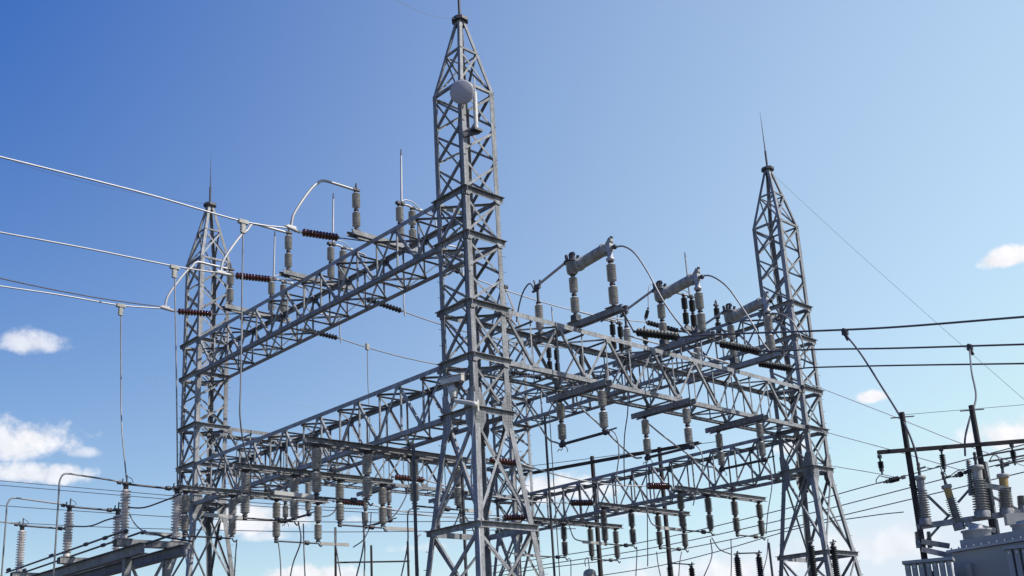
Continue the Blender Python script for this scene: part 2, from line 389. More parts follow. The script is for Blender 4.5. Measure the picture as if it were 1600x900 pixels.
# ---------------------------------------------------------------- electrical hardware
def smooth(pts, n=6):
    pts = [V(p) for p in pts]; P = [pts[0]*2-pts[1]]+pts+[pts[-1]*2-pts[-2]]; out = []
    for i in range(1, len(P)-2):
        for k in range(n):
            t = k/n; a, b, c, d = P[i-1], P[i], P[i+1], P[i+2]
            out.append(.5*((2*b)+(c-a)*t+(2*a-5*b+4*c-d)*t*t+(3*b-a-3*c+d)*t*t*t))
    return out+[pts[-1]]
def sagged(p, q, sag, n=20):
    p = V(p); q = V(q)
    return [p.lerp(q, k/n)-V((0,0,sag*4*(k/n)*(1-k/n))) for k in range(n+1)]
def wire(name, pts, r, m, label, cat, group=None, n=6):
    mb = MB(); mb.tube(pts, r, n); return single(name, mb, m, label, cat, group)
def post(par, base, top, m=PORC, rs=.15, units=2, sheds=10, name='post_insulator', gap=.11):
    base = V(base); top = V(top); d = (top-base).normalized(); Lp = (top-base).length
    cap = .07; ul = (Lp-2*cap-gap*(units-1))/units; mb = MB(); mc = [MB()]; rc = rs*.70
    for u in range(units):
        s0 = cap+u*(ul+gap); prof = [(s0, rc*.62), (s0+.05, rc)]
        body = ul-.10; p = body/sheds
        for k in range(sheds):
            z = s0+.05+k*p
            prof += [(z+p*.1, rc), (z+p*.42, rs), (z+p*.55, rs), (z+p*.68, rc)]
        prof += [(s0+ul-.05, rc), (s0+ul, rc*.62)]
        mb.lathe(base, top, prof, 16)
        if u == 0: mc[-1].lathe(base, top, [(0, rs*.62), (.03, rs*.62), (.032, rs*.42), (s0+.01, rs*.42)], 12)
        e0 = s0+ul-.01; mc.append(MB())
        if u < units-1: mc[-1].lathe(base, top, [(e0, rs*.45), (e0+.04, rs*.45), (e0+.042, rs*.62), (e0+gap-.03, rs*.62), (e0+gap-.028, rs*.45), (e0+gap+.02, rs*.45)], 12)
        else: mc[-1].lathe(base, top, [(e0, rs*.42), (e0+.04, rs*.42), (e0+.042, rs*.6), (e0+.08, rs*.6)], 12)
    o = put(name, mb, m, par)
    for c_ in mc: put('end_cap', c_, DSTEEL, o)
    return o
def strain(p, q, label, m=BROWN, n=11, r=.14, group='strain insulator strings'):
    p = V(p); q = V(q); t = thing('strain_insulator', label, 'insulator string', p, group)
    Lp = (q-p).length; d = (q-p)/Lp; e = .16; pt = (Lp-2*e)/n
    for k in range(n):
        mb = MB(); a = p+d*(e+k*pt)
        mb.lathe(a, q, [(0,.03),(pt*.10,.055),(pt*.30,.06),(pt*.42,r*.9),(pt*.56,r),(pt*.70,r*.93),(pt*.78,r*.45),(pt,.03)], 16); put('insulator_disc', mb, m, t)
    for a, b in ((p, p+d*e), (q-d*e, q)):
        mb = MB(); mb.tube([a, b], .024, 8); c = (a+b)/2; mb.bar(a, a+d*.08, .07, .09); put('clevis', mb, DSTEEL, t)
    return t
def rod(par, pts, r, m, name='bus_rod', n=8):
    mb = MB(); mb.tube(pts, r, n); return put(name, mb, m, par)
def lump(par, c, s, m=DSTEEL, name='contact', d=V((1,0,0))):
    c = V(c); mb = MB(); mb.lathe(c-d*s, c+d*s, [(0,.3*s),(.3*s,.75*s),(.8*s,.62*s),(1.2*s,.8*s),(1.7*s,.7*s),(2*s,.3*s)], 10); put(name, mb, m, par)
def chan_pair(par, p, q, w, h, m=STEEL, name='base_channel', outward=False):
    p = V(p); q = V(q); d = (q-p).normalized(); lat = V((-d.y, d.x, 0))
    for s in (-1, 1):
        mb = MB(); channel(mb, p+lat*s*(w/2-(.12 if outward else 0)), q+lat*s*(w/2-(.12 if outward else 0)), lat*s*(-1 if outward else 1), h, .12 if outward else .075, .012); put(name, mb, m, par)
    for k in range(4):
        c = p.lerp(q, (k+.5)/4); mb = MB(); ww = w/2-.014-(.12 if outward else 0); mb.bar(c-lat*ww, c+lat*ww, .12, h*.5); put('spacer_plate', mb, m, par)

YK = [4.65, 9.3, 13.95]
WHERE = ['nearest the tall tower', 'middle of the three', 'farthest back']
# ---- vertical-break switches standing on the upper beams (two rows of three)
def top_switch(label, yk, group, m=PORC):
    t = thing('disconnect_switch', label, 'disconnect switch', (0, yk, 17.40), group)
    y = yk; Y = lambda x, z, dy=0.: V((x, y+dy, z))
    chan_pair(t, Y(-1.6,17.50), Y(1.55,17.50), .34, .17)
    for x in (-1.3, .66, 1.25):
        mb = MB(); mb.lathe(Y(x,17.59), Y(x,18), [(0,.17),(.03,.17),(.04,.12),(.12,.10)], 14); put('pedestal', mb, DSTEEL, t)
        post(t, Y(x,17.68), Y(x,19.22), m)
    mb = MB(); mb.box(Y(-1.3,19.26), .3, .12, .07); mb.bar(Y(-1.3,19.28,.05), Y(-1.26,19.52,.05), .05, .03); mb.bar(Y(-1.3,19.28,-.05), Y(-1.33,19.5,-.05), .05, .03); put('jaw', mb, DSTEEL, t)
    mb = MB(); mb.box(Y(.7,19.28), .36, .16, .1); mb.lathe(Y(.74,19.3,-.12), Y(.74,19.3,.12), [(0,.06),(.24,.06)], 10); put('hinge', mb, DSTEEL, t)
    rod(t, [Y(.76,19.3), Y(.80,21.3)], [.046,.036], ALU, 'blade')
    rod(t, [Y(.80,21.3), Y(.803,21.58)], [.036,.02], DSTEEL, 'blade_tip')
    rod(t, smooth([Y(.74,19.36), Y(.95,19.5), Y(1.3,19.5), Y(1.62,19.32)]), .022, ALU, 'arcing_horn')
    lump(t, Y(1.66,19.28), .075, ALU)
    rod(t, smooth([Y(.7,19.24), Y(1.0,19.3), Y(1.3,19.26)]), .045, ALU, 'braid')
    lump(t, Y(1.32,19.27), .09)
    rod(t, [Y(1.25,19.27), Y(2.35,19.2)], .042, WIRE, 'terminal_tube')
    return t
GT = 'open switches on top of the upper girders'
ts = top_switch('open switch with upright blade on the upper left beam, nearest the tall tower', YK[0], GT)
copy_thing(ts, (0, YK[1], 17.40), 0, 'open switch with upright blade, middle one on the upper left beam', GT)
copy_thing(ts, (0, YK[2], 17.40), 0, 'open switch with upright blade on the upper left beam, beside the left tower', GT)
tsd = top_switch('dark open switch', YK[0], GT, BLACKI)
for k, lb in enumerate(('dark open switch standing on the far upper beam, closest to the right tower', 'dark open switch on the far upper beam, behind the first slanted interrupter', 'dark open switch on the far upper beam, its rod showing left of the interrupters')):
    if k: copy_thing(tsd, (LC, YK[k], 17.40), math.pi, lb, GT)
tsd['label'] = 'dark open switch standing on the far upper beam, closest to the right tower'; tsd.location = (LC, YK[0], 17.40); tsd.rotation_euler = (0,0,math.pi)

# ---- incoming conductors on the left, their strain strings, clamps, arcs and droppers
GI = 'incoming conductors on the left'
line_px = [[(0,245),(120,275),(240,306),(380,346),(455,357)], [(0,363),(140,389),(273,416),(345,427)], [(0,447),(95,461),(189,477),(258,482)]]
str_px = [((466,362),(533,372)), ((362,430),(427,437)), ((272,486),(335,491))]
tee = [(380,346), (273,417), (189,477)]
nm = ['top', 'middle', 'lowest']
for k in range(3):
    y = YK[k]; ps = [at(*p, y=y) for p in line_px[k]]
    far = ps[0]+(ps[0]-ps[1])*3+V((0,0,.2))
    s0, s1 = at(*str_px[k][0], y=y), at(*str_px[k][1], y=y)
    wire('overhead_conductor', [far]+smooth(ps)+[s0], .03, ALU, f'{nm[k]} of the three bright conductors coming in from the left edge', 'conductor', GI, 8)
    strain(s0, s1, f'glossy brown insulator string at the end of the {nm[k]} incoming conductor', n=11)
    wire('link_rod', [s1, V((-.78, y, 17.36))], .022, DSTEEL, f'thin rod tying the {nm[k]} brown string to the upper left beam', 'link rod', 'links holding the brown strings')
    T = at(*tee[k], y=y)
    # dead-end clamp and T clamp
    mb = MB(); e = (s0-ps[-1]).normalized(); mb.tube([ps[-1]-e*.25, ps[-1]-e*.2, s0-e*.06, s0], [.03,.06,.06,.02], 10); mb.box(ps[-1]+V((0,0,.05)), .34, .12, .09)
    single('deadend_clamp', mb, ALU, f'bright clamp where the {nm[k]} incoming conductor meets its brown string', 'clamp', 'dead-end clamps on the incoming lines')
    mb = MB(); mb.box(T+V((0,0,-.02)), .34, .14, .13)
    for q in range(4): mb.tube([T+V((-.09,.0,-.1-.09*q)), T+V((.09,0,-.1-.09*q))], .045, 8)
    mb.box(T+V((0,0,-.22)), .12, .10, .4)
    single('tee_clamp', mb, PAINT, f'pale bolted clamp on the {nm[k]} incoming conductor with a dropper below', 'clamp', 'tee clamps on the incoming lines')
    # rigid arc up and over to the switch
    j = V((-1.3, y, 19.24)); b = ps[-1]
    arc = [b+V((0,0,.1)), b+V((.10,0,.55)), b+V((.55,0,1.35)), b+V((.88,0,1.83)), b+V((1.05,0,2.0)), V((b.x+1.3, y, j.z-.03)), V((b.x+1.9, y, j.z)), j]
    wire('arched_bus_tube', smooth(arc), .05, ALU, f'bent tube rising from the {nm[k]} incoming conductor to the switch on the beam', 'bus tube', 'arched tubes to the beam switches', 10)
# droppers
d1 = [at(380,352,y=YK[0]), at(378,470,y=YK[0]), at(376,600,y=YK[0]), at(375,650,y=YK[0]+.1), at(382,700,y=YK[0]+.6), at(394,735,y=YK[0]+1.4), at(428,770,y=YK[0]+2.2)]
wire('dropper_cable', smooth(d1), .026, WIRE, 'long dropper hanging from the top incoming conductor, curving under the lower left beam', 'dropper cable', 'droppers from the incoming lines')
aD = 38.0; A1 = at(193,840,D=aD); zA = A1.z
B1 = at(290,840,z=zA); A2 = at(101,866,z=zA); A3 = at(22,892,z=zA)
xa = A1.x; dx = 1.95; PH = 1.90
ay = [A1.y, A1.y+(A3.y-A1.y)/2, A3.y]
wire('dropper_cable', smooth([at(273,425,y=YK[1]), at(275,545,y=YK[1]), at(277,700,y=YK[1]+.2), V((xa+dx, ay[0], zA+PH))+V((0,0,.22))]), .026, WIRE, 'dropper hanging from the middle incoming conductor beside the left tower', 'dropper cable', 'droppers from the incoming lines')
wire('dropper_cable', smooth([at(189,485,y=YK[2]), at(189,560,y=YK[2]), at(190,660,y=YK[2]-.3), V((xa, ay[0], zA+PH+.25))]), .026, WIRE, 'dropper hanging from the lowest incoming conductor to a ribbed insulator', 'dropper cable', 'droppers from the incoming lines')

# ---- switch rack at the lower left
GL = 'pale ribbed insulators of the low switch rack'
rk = thing('switch_rack', 'low steel rack at the lower left carrying pale ribbed insulators', 'switch rack', (xa, ay[0]-.6, 0))
y0, y1 = ay[0]-1.2, ay[2]+4.2
for xx in (xa+.25, xa+dx-.2):
    mb = MB(); c0 = V((xx, y0, zA-.50)); c1 = V((xx, y1, zA-.50))
    mb.prism(c0, c1, V((1,0,0)), V((0,0,1)), [(-.15,-.19),(.15,-.19),(.15,-.17),(.012,-.17),(.012,.17),(.15,.17),(.15,.19),(-.15,.19),(-.15,.17),(-.012,.17),(-.012,-.17),(-.15,-.17)]); put('rack_beam', mb, STEEL, rk)
for yy in (ay[0]+.2, ay[2]+1.0):
    for xx in (xa+.25, xa+dx-.2):
        mb = MB(); mb.box((xx, yy, (zA-.7)/2+.0), .24, .24, zA-.72); put('rack_column', mb, STEEL, rk)
    mb = MB(); mb.bar((xa+.37, yy, 4.2), (xa+dx-.32, yy, zA-.72), .09, .09); put('rack_brace', mb, STEEL, rk)
    mb = MB(); mb.bar((xa+.37, yy+.12, zA-.72), (xa+dx-.32, yy+.12, 4.2), .09, .09); put('rack_brace', mb, STEEL, rk)
for q, yy in enumerate(ay):
    mb = MB(); channel(mb, V((xa-.3,yy-.17,zA-.19)), V((xa+dx+.5,yy-.17,zA-.19)), V((0,-1,0)), .24, .09); put('cross_channel', mb, STEEL, rk)
    mb = MB(); channel(mb, V((xa-.3,yy+.17,zA-.19)), V((xa+dx+.5,yy+.17,zA-.19)), V((0,1,0)), .24, .09); put('cross_channel', mb, STEEL, rk)
    mb = MB(); mb.box((xa, yy, zA-.055), .5, .4, .02); mb.box((xa+dx, yy, zA-.055), .5, .4, .02); put('mounting_plate', mb, STEEL, rk)
    loc = ('by the left tower', 'in the middle of the rack', 'at the left edge of the picture')[q]
    for s, xx in enumerate((xa, xa+dx)):
        t = thing('station_insulator', f'{"outer" if s==0 else "inner"} pale ribbed insulator on the low rack, {loc}', 'post insulator', (xx, yy, zA-.045), GL)
        mb = MB(); prof = [(.0,.13),(.1,.13),(.12,.115)]; nS = 15; hh = PH-.28
        for k in range(nS):
            z = .14+k*hh/nS; p = hh/nS; prof += [(z,.10),(z+p*.2,.105),(z+p*.5,.185),(z+p*.62,.185),(z+p*.7,.105)]
        prof += [(PH-.14,.11)]
        mb.lathe((xx,yy,zA-.045), (xx,yy,zA+2), prof, 18); put('ribbed_porcelain', mb, WPORC, t)
        mb = MB(); mb.lathe((xx,yy,zA+PH-.2), (xx,yy,zA+3), [(0,.09),(.18,.09),(.19,.13),(.24,.13)], 12); mb.box((xx,yy,zA+PH+.07), .36,.12,.05)
        mb.bar((xx+.02,yy,zA+PH+.09), (xx+.02,yy,zA+PH+.36), .05, .04); mb.bar((xx-.14,yy,zA+PH+.09), (xx-.12,yy,zA+PH+.22), .04, .04); put('metal_head', mb, DSTEEL, t)
        mb = MB(); mb.tube(smooth([(xx+.02,yy,zA+PH+.32), (xx+.2,yy,zA+PH+.24), (xx+.26,yy,zA+PH+.1)]), .012, 6); put('arcing_horn', mb, DSTEEL, t)
    t = thing('closed_switch', f'dark closed switch spanning two pale insulators {loc}', 'switch', (xa, yy, zA+PH+.03), 'closed blades of the low switch rack')
    rod(t, [V((xa+.1,yy,zA+PH+.03)), V((xa+dx-.15,yy,zA+PH-.0))], .04, DSTEEL, 'blade_tube'); lump(t, (xa+dx-.35,yy,zA+PH+.01), .12); lump(t, (xa-.25,yy,zA+PH+.06), .09)
# bent risers
for q in (0, 1, 2):
    yy = ay[q]; zt_ = zA+PH+.1; xr = xa-2.35
    ps = [V((xa-.2,yy,zt_)), V((xr+.35,yy,zt_+.12)), V((xr+.12,yy,zt_+.08)), V((xr,yy,zt_-.18)), V((xr,yy,zt_-.6)), V((xr,yy,3.0))]
    wire('riser_tube', [ps[0]]+smooth(ps[1:5])+[ps[5]], .032, WIRE, ('bent riser tube dropping left of the tallest pale insulator','bent riser tube near the left edge of the picture','bent riser tube just outside the left edge, only its end seen')[q], 'riser tube', 'bent riser tubes beside the low rack', 8)
# operating rods across the rack
for q, (p, r_) in enumerate(((( -.3,), .04), ((.35,), .04))):
    off = p[0]
    t = thing('operating_rod', ('long dark operating rod with turnbuckles along the low rack', 'second, plainer operating rod running beside it on the low rack')[q], 'operating rod', (xa+off, ay[0]-.8, zA+.08))
    rod(t, [V((xa+off,ay[0]-.9,zA+.12)), V((xa+off-.05,ay[2]+.5,zA-.02))], r_, DSTEEL, 'rod_tube')
    for yy in (ay[0]-.85, ay[0]+.9, (ay[0]+ay[1])/2, ay[1]+.8, ay[2]+.4):
        mb = MB(); mb.lathe((xa+off,yy-.16,zA+.09), (xa+off,yy+.16,zA+.09), [(0,.045),(.06,.075),(.26,.075),(.32,.045)], 8); put('turnbuckle', mb, DSTEEL, t)
wire('jumper_cable', smooth([at(105,822,D=40.2), at(140,822,D=39.8), at(168,812,D=39.4), V((xa+.06,ay[0],zA+.8))]), .028, DWIRE, 'slack dark jumper hanging left of the tallest pale insulator', 'jumper cable', 'jumpers around the low rack')
wire('jumper_cable', smooth([at(200,793,D=37.6), at(225,793,D=37.4), at(255,783,D=37), at(283,772,D=36.8)]), .028, DWIRE, 'dark jumper sagging between the pale insulators below the middle dropper', 'jumper cable', 'jumpers around the low rack')
wire('jumper_cable', smooth([at(202,803,D=37.6), at(212,820,D=37.4), at(226,831,D=37), at(240,834,D=36.8)]), .026, WIRE, 'short bright jumper curving down beside the tallest pale insulator', 'jumper cable', 'jumpers around the low rack')
wire('ground_switch_rod', [at(228,850,D=37.3), at(268,836,D=36.7)], .04, DSTEEL, 'short dark rod lying over the rack end by the left tower', 'rod')
wire('ground_switch_rod', [at(240,834,D=37.0), at(262,840,D=36.8), at(300,846,D=36.4)], .035, DSTEEL, 'dark jointed rod reaching from the rack towards the left tower leg', 'rod')
# ---- inner strings and the three conductors strung across the bay
GB = 'conductors strung across the bay'
inn = [((688,407),(733,428)), ((577,467),(632,487)), ((471,515),(532,529))]
out_s = [((1008,503),(1063,518)), ((906,775-70),(960,775-60)), ((820,560),(850,566))]
NMB = ['nearest', 'middle', 'farthest']
mid_tap = {}
xs0 = [1.15, 1.15, 1.15]
for k in range(3):
    y = YK[k]
    a0 = V((.80, y, 17.05)) if True else 0
    px0, px1 = [((690,408),(722,427)), ((568,466),(631,487)), ((470,514),(531,529))][k]
    s0 = at(*px0, y=y); s1 = at(*px1, y=y)
    strain(s0, s1, f'dark insulator string under the upper left beam, {NMB[k]} of its three', BLACKI, 11, .125)
    wire('link_rod', [V((.70, y, Z4+.02)), s0], .022, DSTEEL, f'thin rod holding the {NMB[k]} dark string under the upper left beam', 'link rod', 'links holding the dark strings')
    qa = at(1008,503,y=YK[0]); qb = at(1063,518,y=YK[0])
    q0 = V((qa.x, y, qa.z)); q1 = V((qb.x, y, qb.z))
    strain(q1, q0, f'dark insulator string on the near side of the far upper beam, {NMB[k]} of its three', BLACKI, 11, .125)
    wire('bay_conductor', sagged(s1, q0, .35), .026, ALU if k == 0 else WIRE, f'{NMB[k]} of the three conductors strung across the bay between the upper beams', 'conductor', GB)
    # riser from the switch terminal down to the string end
    wire('riser_cable', smooth([V((2.35, y, 19.2)), V((2.55, y, 18.2)), s1+V((-.15,0,1.0)), s1+V((0,0,.35)), s1+V((.05,0,-.18))]), .035, ALU, f'bright riser joining the {NMB[k]} dark string to its switch above', 'riser cable', 'risers behind the upper left beam')
    mid_tap[k] = (s1, q0)
# taps off the bay conductors
tp = at(574,540,y=YK[2])
mb = MB(); mb.box(tp+V((0,0,-.06)), .16, .12, .3); single('tee_clamp', mb, PAINT, 'small clamp with a thin dropper on the farthest bay conductor', 'clamp')
wire('dropper_cable', smooth([tp, at(575,600,y=YK[2]), at(578,660,y=YK[2]), at(576,700,y=YK[2]), at(574,740,y=YK[2])]), .022, WIRE, 'thin dropper falling from the farthest bay conductor behind the lower left beam', 'dropper cable')

# ---- slanted interrupters on the right-hand beam
XK = [4.25, 9.06, 13.5]
def interrupter(label, x, group):
    t = thing('circuit_switcher', label, 'circuit switcher', (x, 0, 13.46), group)
    P = lambda y, z, dx_=0.: V((x+dx_, y, z))
    for s in (-1, 1):
        mb = MB(); channel(mb, P(-2.85,13.60,s*.15), P(1.95,13.60,s*.15), V((s,0,0)), .19, .09, .014); put('base_channel', mb, STEEL, t)
    mb = MB(); mb.box(P(-2.4,13.71), .46, .5, .02); put('mounting_plate', mb, STEEL, t)
    mb = MB(); mb.box(P(-.6,13.71), .46, .5, .02); put('mounting_plate', mb, STEEL, t)
    mb = MB(); mb.box(P(-.6,13.85), .26, .26, .26); put('gear_box', mb, DSTEEL, t)
    post(t, P(-.6,13.98), P(-.6,15.50), rs=.155)
    post(t, P(-2.4,13.74), P(-2.4,15.40), rs=.165)
    # short jaw post
    mb = MB(); mb.box(P(1.2,13.78), .3, .3, .14); put('pedestal', mb, DSTEEL, t)
    post(t, P(1.2,13.85), P(1.2,15.02), rs=.155, units=1, sheds=13)
    rod(t, [P(1.2,15.0), P(1.2,15.58)], .05, DSTEEL, 'jaw_stem')
    mb = MB(); mb.box(P(1.2,15.62), .12, .26, .16); mb.bar(P(1.28,15.66), P(1.36,15.92), .05, .05); mb.bar(P(1.08,15.66), P(1.05,15.85), .05, .05); mb.box(P(1.32,15.5), .08, .3, .06); put('jaw', mb, DSTEEL, t)
    # cast head, blade and long housing
    mb = MB(); mb.lathe(P(-.6,15.50), P(-.6,16), [(0,.12),(.06,.19),(.16,.21),(.40,.22),(.46,.25)], 18); put('mechanism_housing', mb, PAINT, t)
    mb = MB(); mb.lathe(P(-.6,15.95), P(-.6,17), [(0,.30),(.05,.30),(.07,.18),(.12,.15)], 14)
    for (dy, dx_, h) in ((-.13,-.1,.22),(.13,-.1,.26),(0,.12,.24),(.05,0,.3),(-.2,.08,.16)): mb.bar(P(-.6+dy,16.02,dx_), P(-.6+dy*1.25,16.02+h,dx_), .09, .07)
    mb.tube(smooth([P(-.44,16.2,.1), P(-.55,16.32), P(-.72,16.3), P(-.82,16.18,-.08)]), .04, 6); put('contact_crown', mb, DSTEEL, t)
    rod(t, [P(1.16,15.68), P(-.42,16.1)], .05, ALU, 'switch_blade')
    a = P(-.72,15.74); b = P(-2.28,15.92); d = (b-a).normalized()
    mb = MB(); Lh = (b-a).length; mb.lathe(a, b, [(0,.16),(.06,.20),(.16,.20),(.17,.23),(.30,.23),(.31,.205),(Lh-.20,.205),(Lh-.18,.23),(Lh-.06,.23),(Lh-.04,.15),(Lh,.13)], 22); put('interrupter_housing', mb, PAINT, t)
    mb = MB(); mb.lathe(P(-2.4,15.40), P(-2.4,16), [(0,.10),(.04,.15),(.10,.15),(.12,.10),(.42,.10)], 12); mb.box(P(-2.36,15.9), .2, .3, .26); put('head_casting', mb, ALU, t)
    mb = MB(); mb.bar(P(-2.3,15.98), P(-2.48,16.14), .15, .18); mb.box(P(-2.46,16.16), .12, .16, .12); mb.bar(P(-2.46,15.9), P(-2.62,15.84), .12, .1); put('terminal_block', mb, PAINT, t)
    mb = MB(); mb.bar(P(-2.50,16.2), P(-2.54,16.28), .08, .08); mb.bar(P(-2.40,16.2), P(-2.42,16.27), .05, .05); mb.lathe(P(-2.56,15.88), P(-2.74,15.82), [(0,.05),(.05,.09),(.12,.09),(.16,.04)], 8); put('terminal_bolt', mb, DSTEEL, t)
    return t
GS = 'slanted interrupter switches on the right-hand beam'
it = interrupter('slanted grey interrupter switch on the right-hand beam, nearest the tall tower', XK[0], GS)
copy_thing(it, (XK[1], 0, 13.46), 0, 'slanted grey interrupter switch, middle one on the right-hand beam', GS)
copy_thing(it, (XK[2], 0, 13.46), 0, 'slanted grey interrupter switch on the right-hand beam, beside the right tower', GS)
# outgoing strings, conductors and jumpers
GO = 'outgoing conductors on the right'
o_px = [((990,518),(1065,527),[(1078,525),(1160,521),(1275,517),(1400,511),(1600,495)]), ((1120,536),(1192,550),[(1202,549),(1275,546),(1400,544),(1600,538)]), ((1181,567),(1242,577),[(1250,576),(1275,574),(1400,571),(1600,568)])]
lt = ['upper', 'middle', 'lower']
for k in range(3):
    x = XK[k]+.45; a, b, ln = o_px[k]; s0 = at(*a, x=x); s1 = at(*b, x=x); ps = [at(*p, x=x) for p in ln]
    strain(s0, s1, f'big black insulator string at the start of the {lt[k]} outgoing conductor', BLACKI, 12, .15)
    wire('link_rod', [V((x-.25, -2.6 if k < 2 else -1.2, 13.55)), s0], .03, DSTEEL, f'short link between the interrupter base and the {lt[k]} outgoing string', 'link rod', 'links holding the outgoing strings')
    wire('overhead_conductor', [s1]+smooth(ps)+[ps[-1]+(ps[-1]-ps[-2])*2], .03, DWIRE, f'{lt[k]} of the three dark conductors leaving towards the right edge', 'conductor', GO, 8)
    jp = ([(961,386),(975,385),(992,396),(1012,425),(1035,468),(1057,500),(1078,524)], [(1090,433),(1110,431),(1135,447),(1158,478),(1178,510),(1192,535),(1202,548)], [(1206,489),(1224,492),(1241,506),(1253,532),(1258,556),(1256,574)])[k]
    wire('jumper_cable', smooth([at(*p, x=XK[k]+.45*q/(len(jp)-1)) for q, p in enumerate(jp)]), .032, WIRE, f'arching jumper from the interrupter head down to the {lt[k]} outgoing conductor', 'jumper cable', 'arching jumpers from the interrupters')
for k, pts in enumerate(([(828,443),(818,455),(811,478),(807,503)], [(965,487),(955,492),(946,498),(939,503)], [(1095,503),(1090,508),(1086,515),(1083,524)])):
    x = XK[k]
    wire('jumper_cable', smooth([V((x,1.35,15.5))]+[at(*p, x=x+.05) for p in pts]), .028, DWIRE, ('short black jumper drooping from the jaw post nearest the tall tower','black jumper drooping behind the middle jaw post','black jumper drooping behind the jaw post nearest the right tower')[k], 'jumper cable', 'drooping jumpers at the jaw posts')
# ---- switches hung under the right-hand beam and the far left one
def under_switch(label, x, y, group):
    t = thing('hanging_switch', label, 'disconnect switch', (x, y, 11.53), group)
    P = lambda dy, z, dx_=0.: V((x+dx_, y+dy, z))
    chan_pair(t, P(-1.45,11.42), P(1.45,11.42), .34, .20)
    for dy in (-1.08, .92): post(t, P(dy,11.30), P(dy,9.78), rs=.155)
    rod(t, [P(1.0,9.72), P(-1.25,9.72)], .055, DSTEEL, 'blade_tube'); lump(t, P(-1.15,9.72), .13, d=V((0,1,0))); lump(t, P(.95,9.70), .13, d=V((0,1,0)))
    rod(t, smooth([P(.92,9.66), P(1.0,9.52), P(1.12,9.58), P(1.2,9.5)]), .014, DSTEEL, 'arcing_horn'); rod(t, smooth([P(.86,9.66,.06), P(.8,9.5,.1), P(.9,9.46,.16)]), .014, DSTEEL, 'arcing_horn')
    rod(t, [P(-1.1,9.76), P(-1.55,9.80,.1)], .03, DSTEEL, 'terminal_pad')
    return t
GH = 'switches hung under the middle level girders'
xh = [4.75, 9.35, 14.0]
us = under_switch('switch hung under the right-hand beam, nearest the tall tower, two grey insulators', xh[0], 0, GH)
copy_thing(us, (xh[1], 0, 11.53), 0, 'switch hung under the right-hand beam, middle one, two grey insulators', GH)
copy_thing(us, (xh[2], 0, 11.53), 0, 'switch hung under the right-hand beam, next to the right tower', GH)
for k, lb in enumerate(('small hung switch far behind the lower left beam, left one of three', 'small hung switch far behind the lower left beam, middle one of three', 'small hung switch far behind the lower left beam, nearest the tall tower legs')):
    copy_thing(us, (xh[k], LA, 11.53), 0, lb, GH)
# jumpers of the hung switches
def xp(k, *pts): return [at(p[0], p[1], x=xh[k]+(p[2] if len(p) > 2 else 0)) for p in pts]
wire('rigid_jumper', smooth(xp(0,(817,620,-1.2),(840,660,-.6),(857,686,-.2),(868,691),(876,694)),4), .035, ALU, 'bent bright tube running down behind the tall tower to the first hung switch', 'bus tube', 'slanting tubes to the hung switches')
wire('rigid_jumper', smooth([at(900,615,x=5.6), at(905,634,x=5.8), at(935,662,x=6.6), at(965,692,x=8), at(990,714,x=9), at(1003,715,x=9.35)],4), .035, ALU, 'slanting tube from behind the first hung switch to the second', 'bus tube', 'slanting tubes to the hung switches')
wire('rigid_jumper', smooth([at(1012,661,x=9.7), at(1040,684,x=11), at(1075,710,x=12.6), at(1098,727,x=13.6), at(1115,730,x=14.0)],4), .035, ALU, 'slanting tube from behind the second hung switch to the third', 'bus tube', 'slanting tubes to the hung switches')
for k, pts in enumerate(([(944,672),(956,673),(964,684),(967,710),(963,745),(961,775)], [(1074,694),(1086,695),(1096,708),(1098,730),(1090,760),(1083,790)], [(1182,716),(1196,718),(1204,735),(1206,760),(1200,800),(1197,835)])):
    wire('dropper_cable', smooth([at(*p, x=xh[k]+.1) for p in pts]), .02, WIRE, ('thin curling dropper from the first hung switch of the right-hand beam','thin curling dropper from the middle hung switch of the right-hand beam','thin curling dropper beside the right tower')[k], 'dropper cable', 'thin droppers from the hung switches')
wire('dropper_cable', smooth([at(980,596,x=8.6), at(981,640,x=8.6), at(976,680,x=8.6), at(975,720,x=8.6), at(976,760,x=9.2)]), .024, DWIRE, 'dark dropper hanging from the underside of the right-hand beam between hung switches', 'dropper cable')
wire('dropper_cable', smooth([at(1008,640,x=10.4), at(1009,700,x=10.4), at(1011,775,x=10.4), at(1012,860,x=10.4), at(1012,885,x=10.4)]), .022, DWIRE, 'long thin dropper ending in a weight below the middle hung switch', 'dropper cable')

# ---- four-post switches hung under the lower beams
def low_switch(label, yk, group, m=PORC, pads=(-1, 1)):
    t = thing('hanging_switch', label, 'disconnect switch', (0, yk, 9.78), group)
    P = lambda x, z, dy=0.: V((x, yk+dy, z))
    chan_pair(t, P(-3.45,9.67), P(3.45,9.67), .46, .20, outward=True)
    for x in (-3, -1, 1, 3):
        mb = MB(); mb.box(P(x,9.55), .32, .3, .03); put('mounting_plate', mb, DSTEEL, t)
        post(t, P(x,9.53), P(x,7.90), m, rs=.175, gap=.06, sheds=11)
    for a, b in ((-3,-1), (1,3)):
        rod(t, [P(a+.05,7.84), P(b-.05,7.84)], .034, DSTEEL, 'blade_tube'); lump(t, P(b-.55,7.84), .13); lump(t, P(a,7.82), .09)
        rod(t, smooth([P(b,7.85), P(b+.12,7.72), P(b+.22,7.8)]), .03, DSTEEL, 'arcing_horn')
    for s in pads:
        mb = MB(); mb.bar(P(s*3.1,7.84), P(s*4.55,7.86), .06, .13); put('flat_terminal', mb, BLADE, t)
    return t
GLW = 'four-post switches hung under the lower girders'
ls = low_switch('four-insulator switch hung under the lower left beam, nearest the tall tower', YK[0], GLW)
copy_thing(ls, (0, YK[1], 9.78), 0, 'four-insulator switch hung under the lower left beam, middle one', GLW)
copy_thing(ls, (0, YK[2], 9.78), 0, 'four-insulator switch hung under the lower left beam, beside the left tower', GLW)
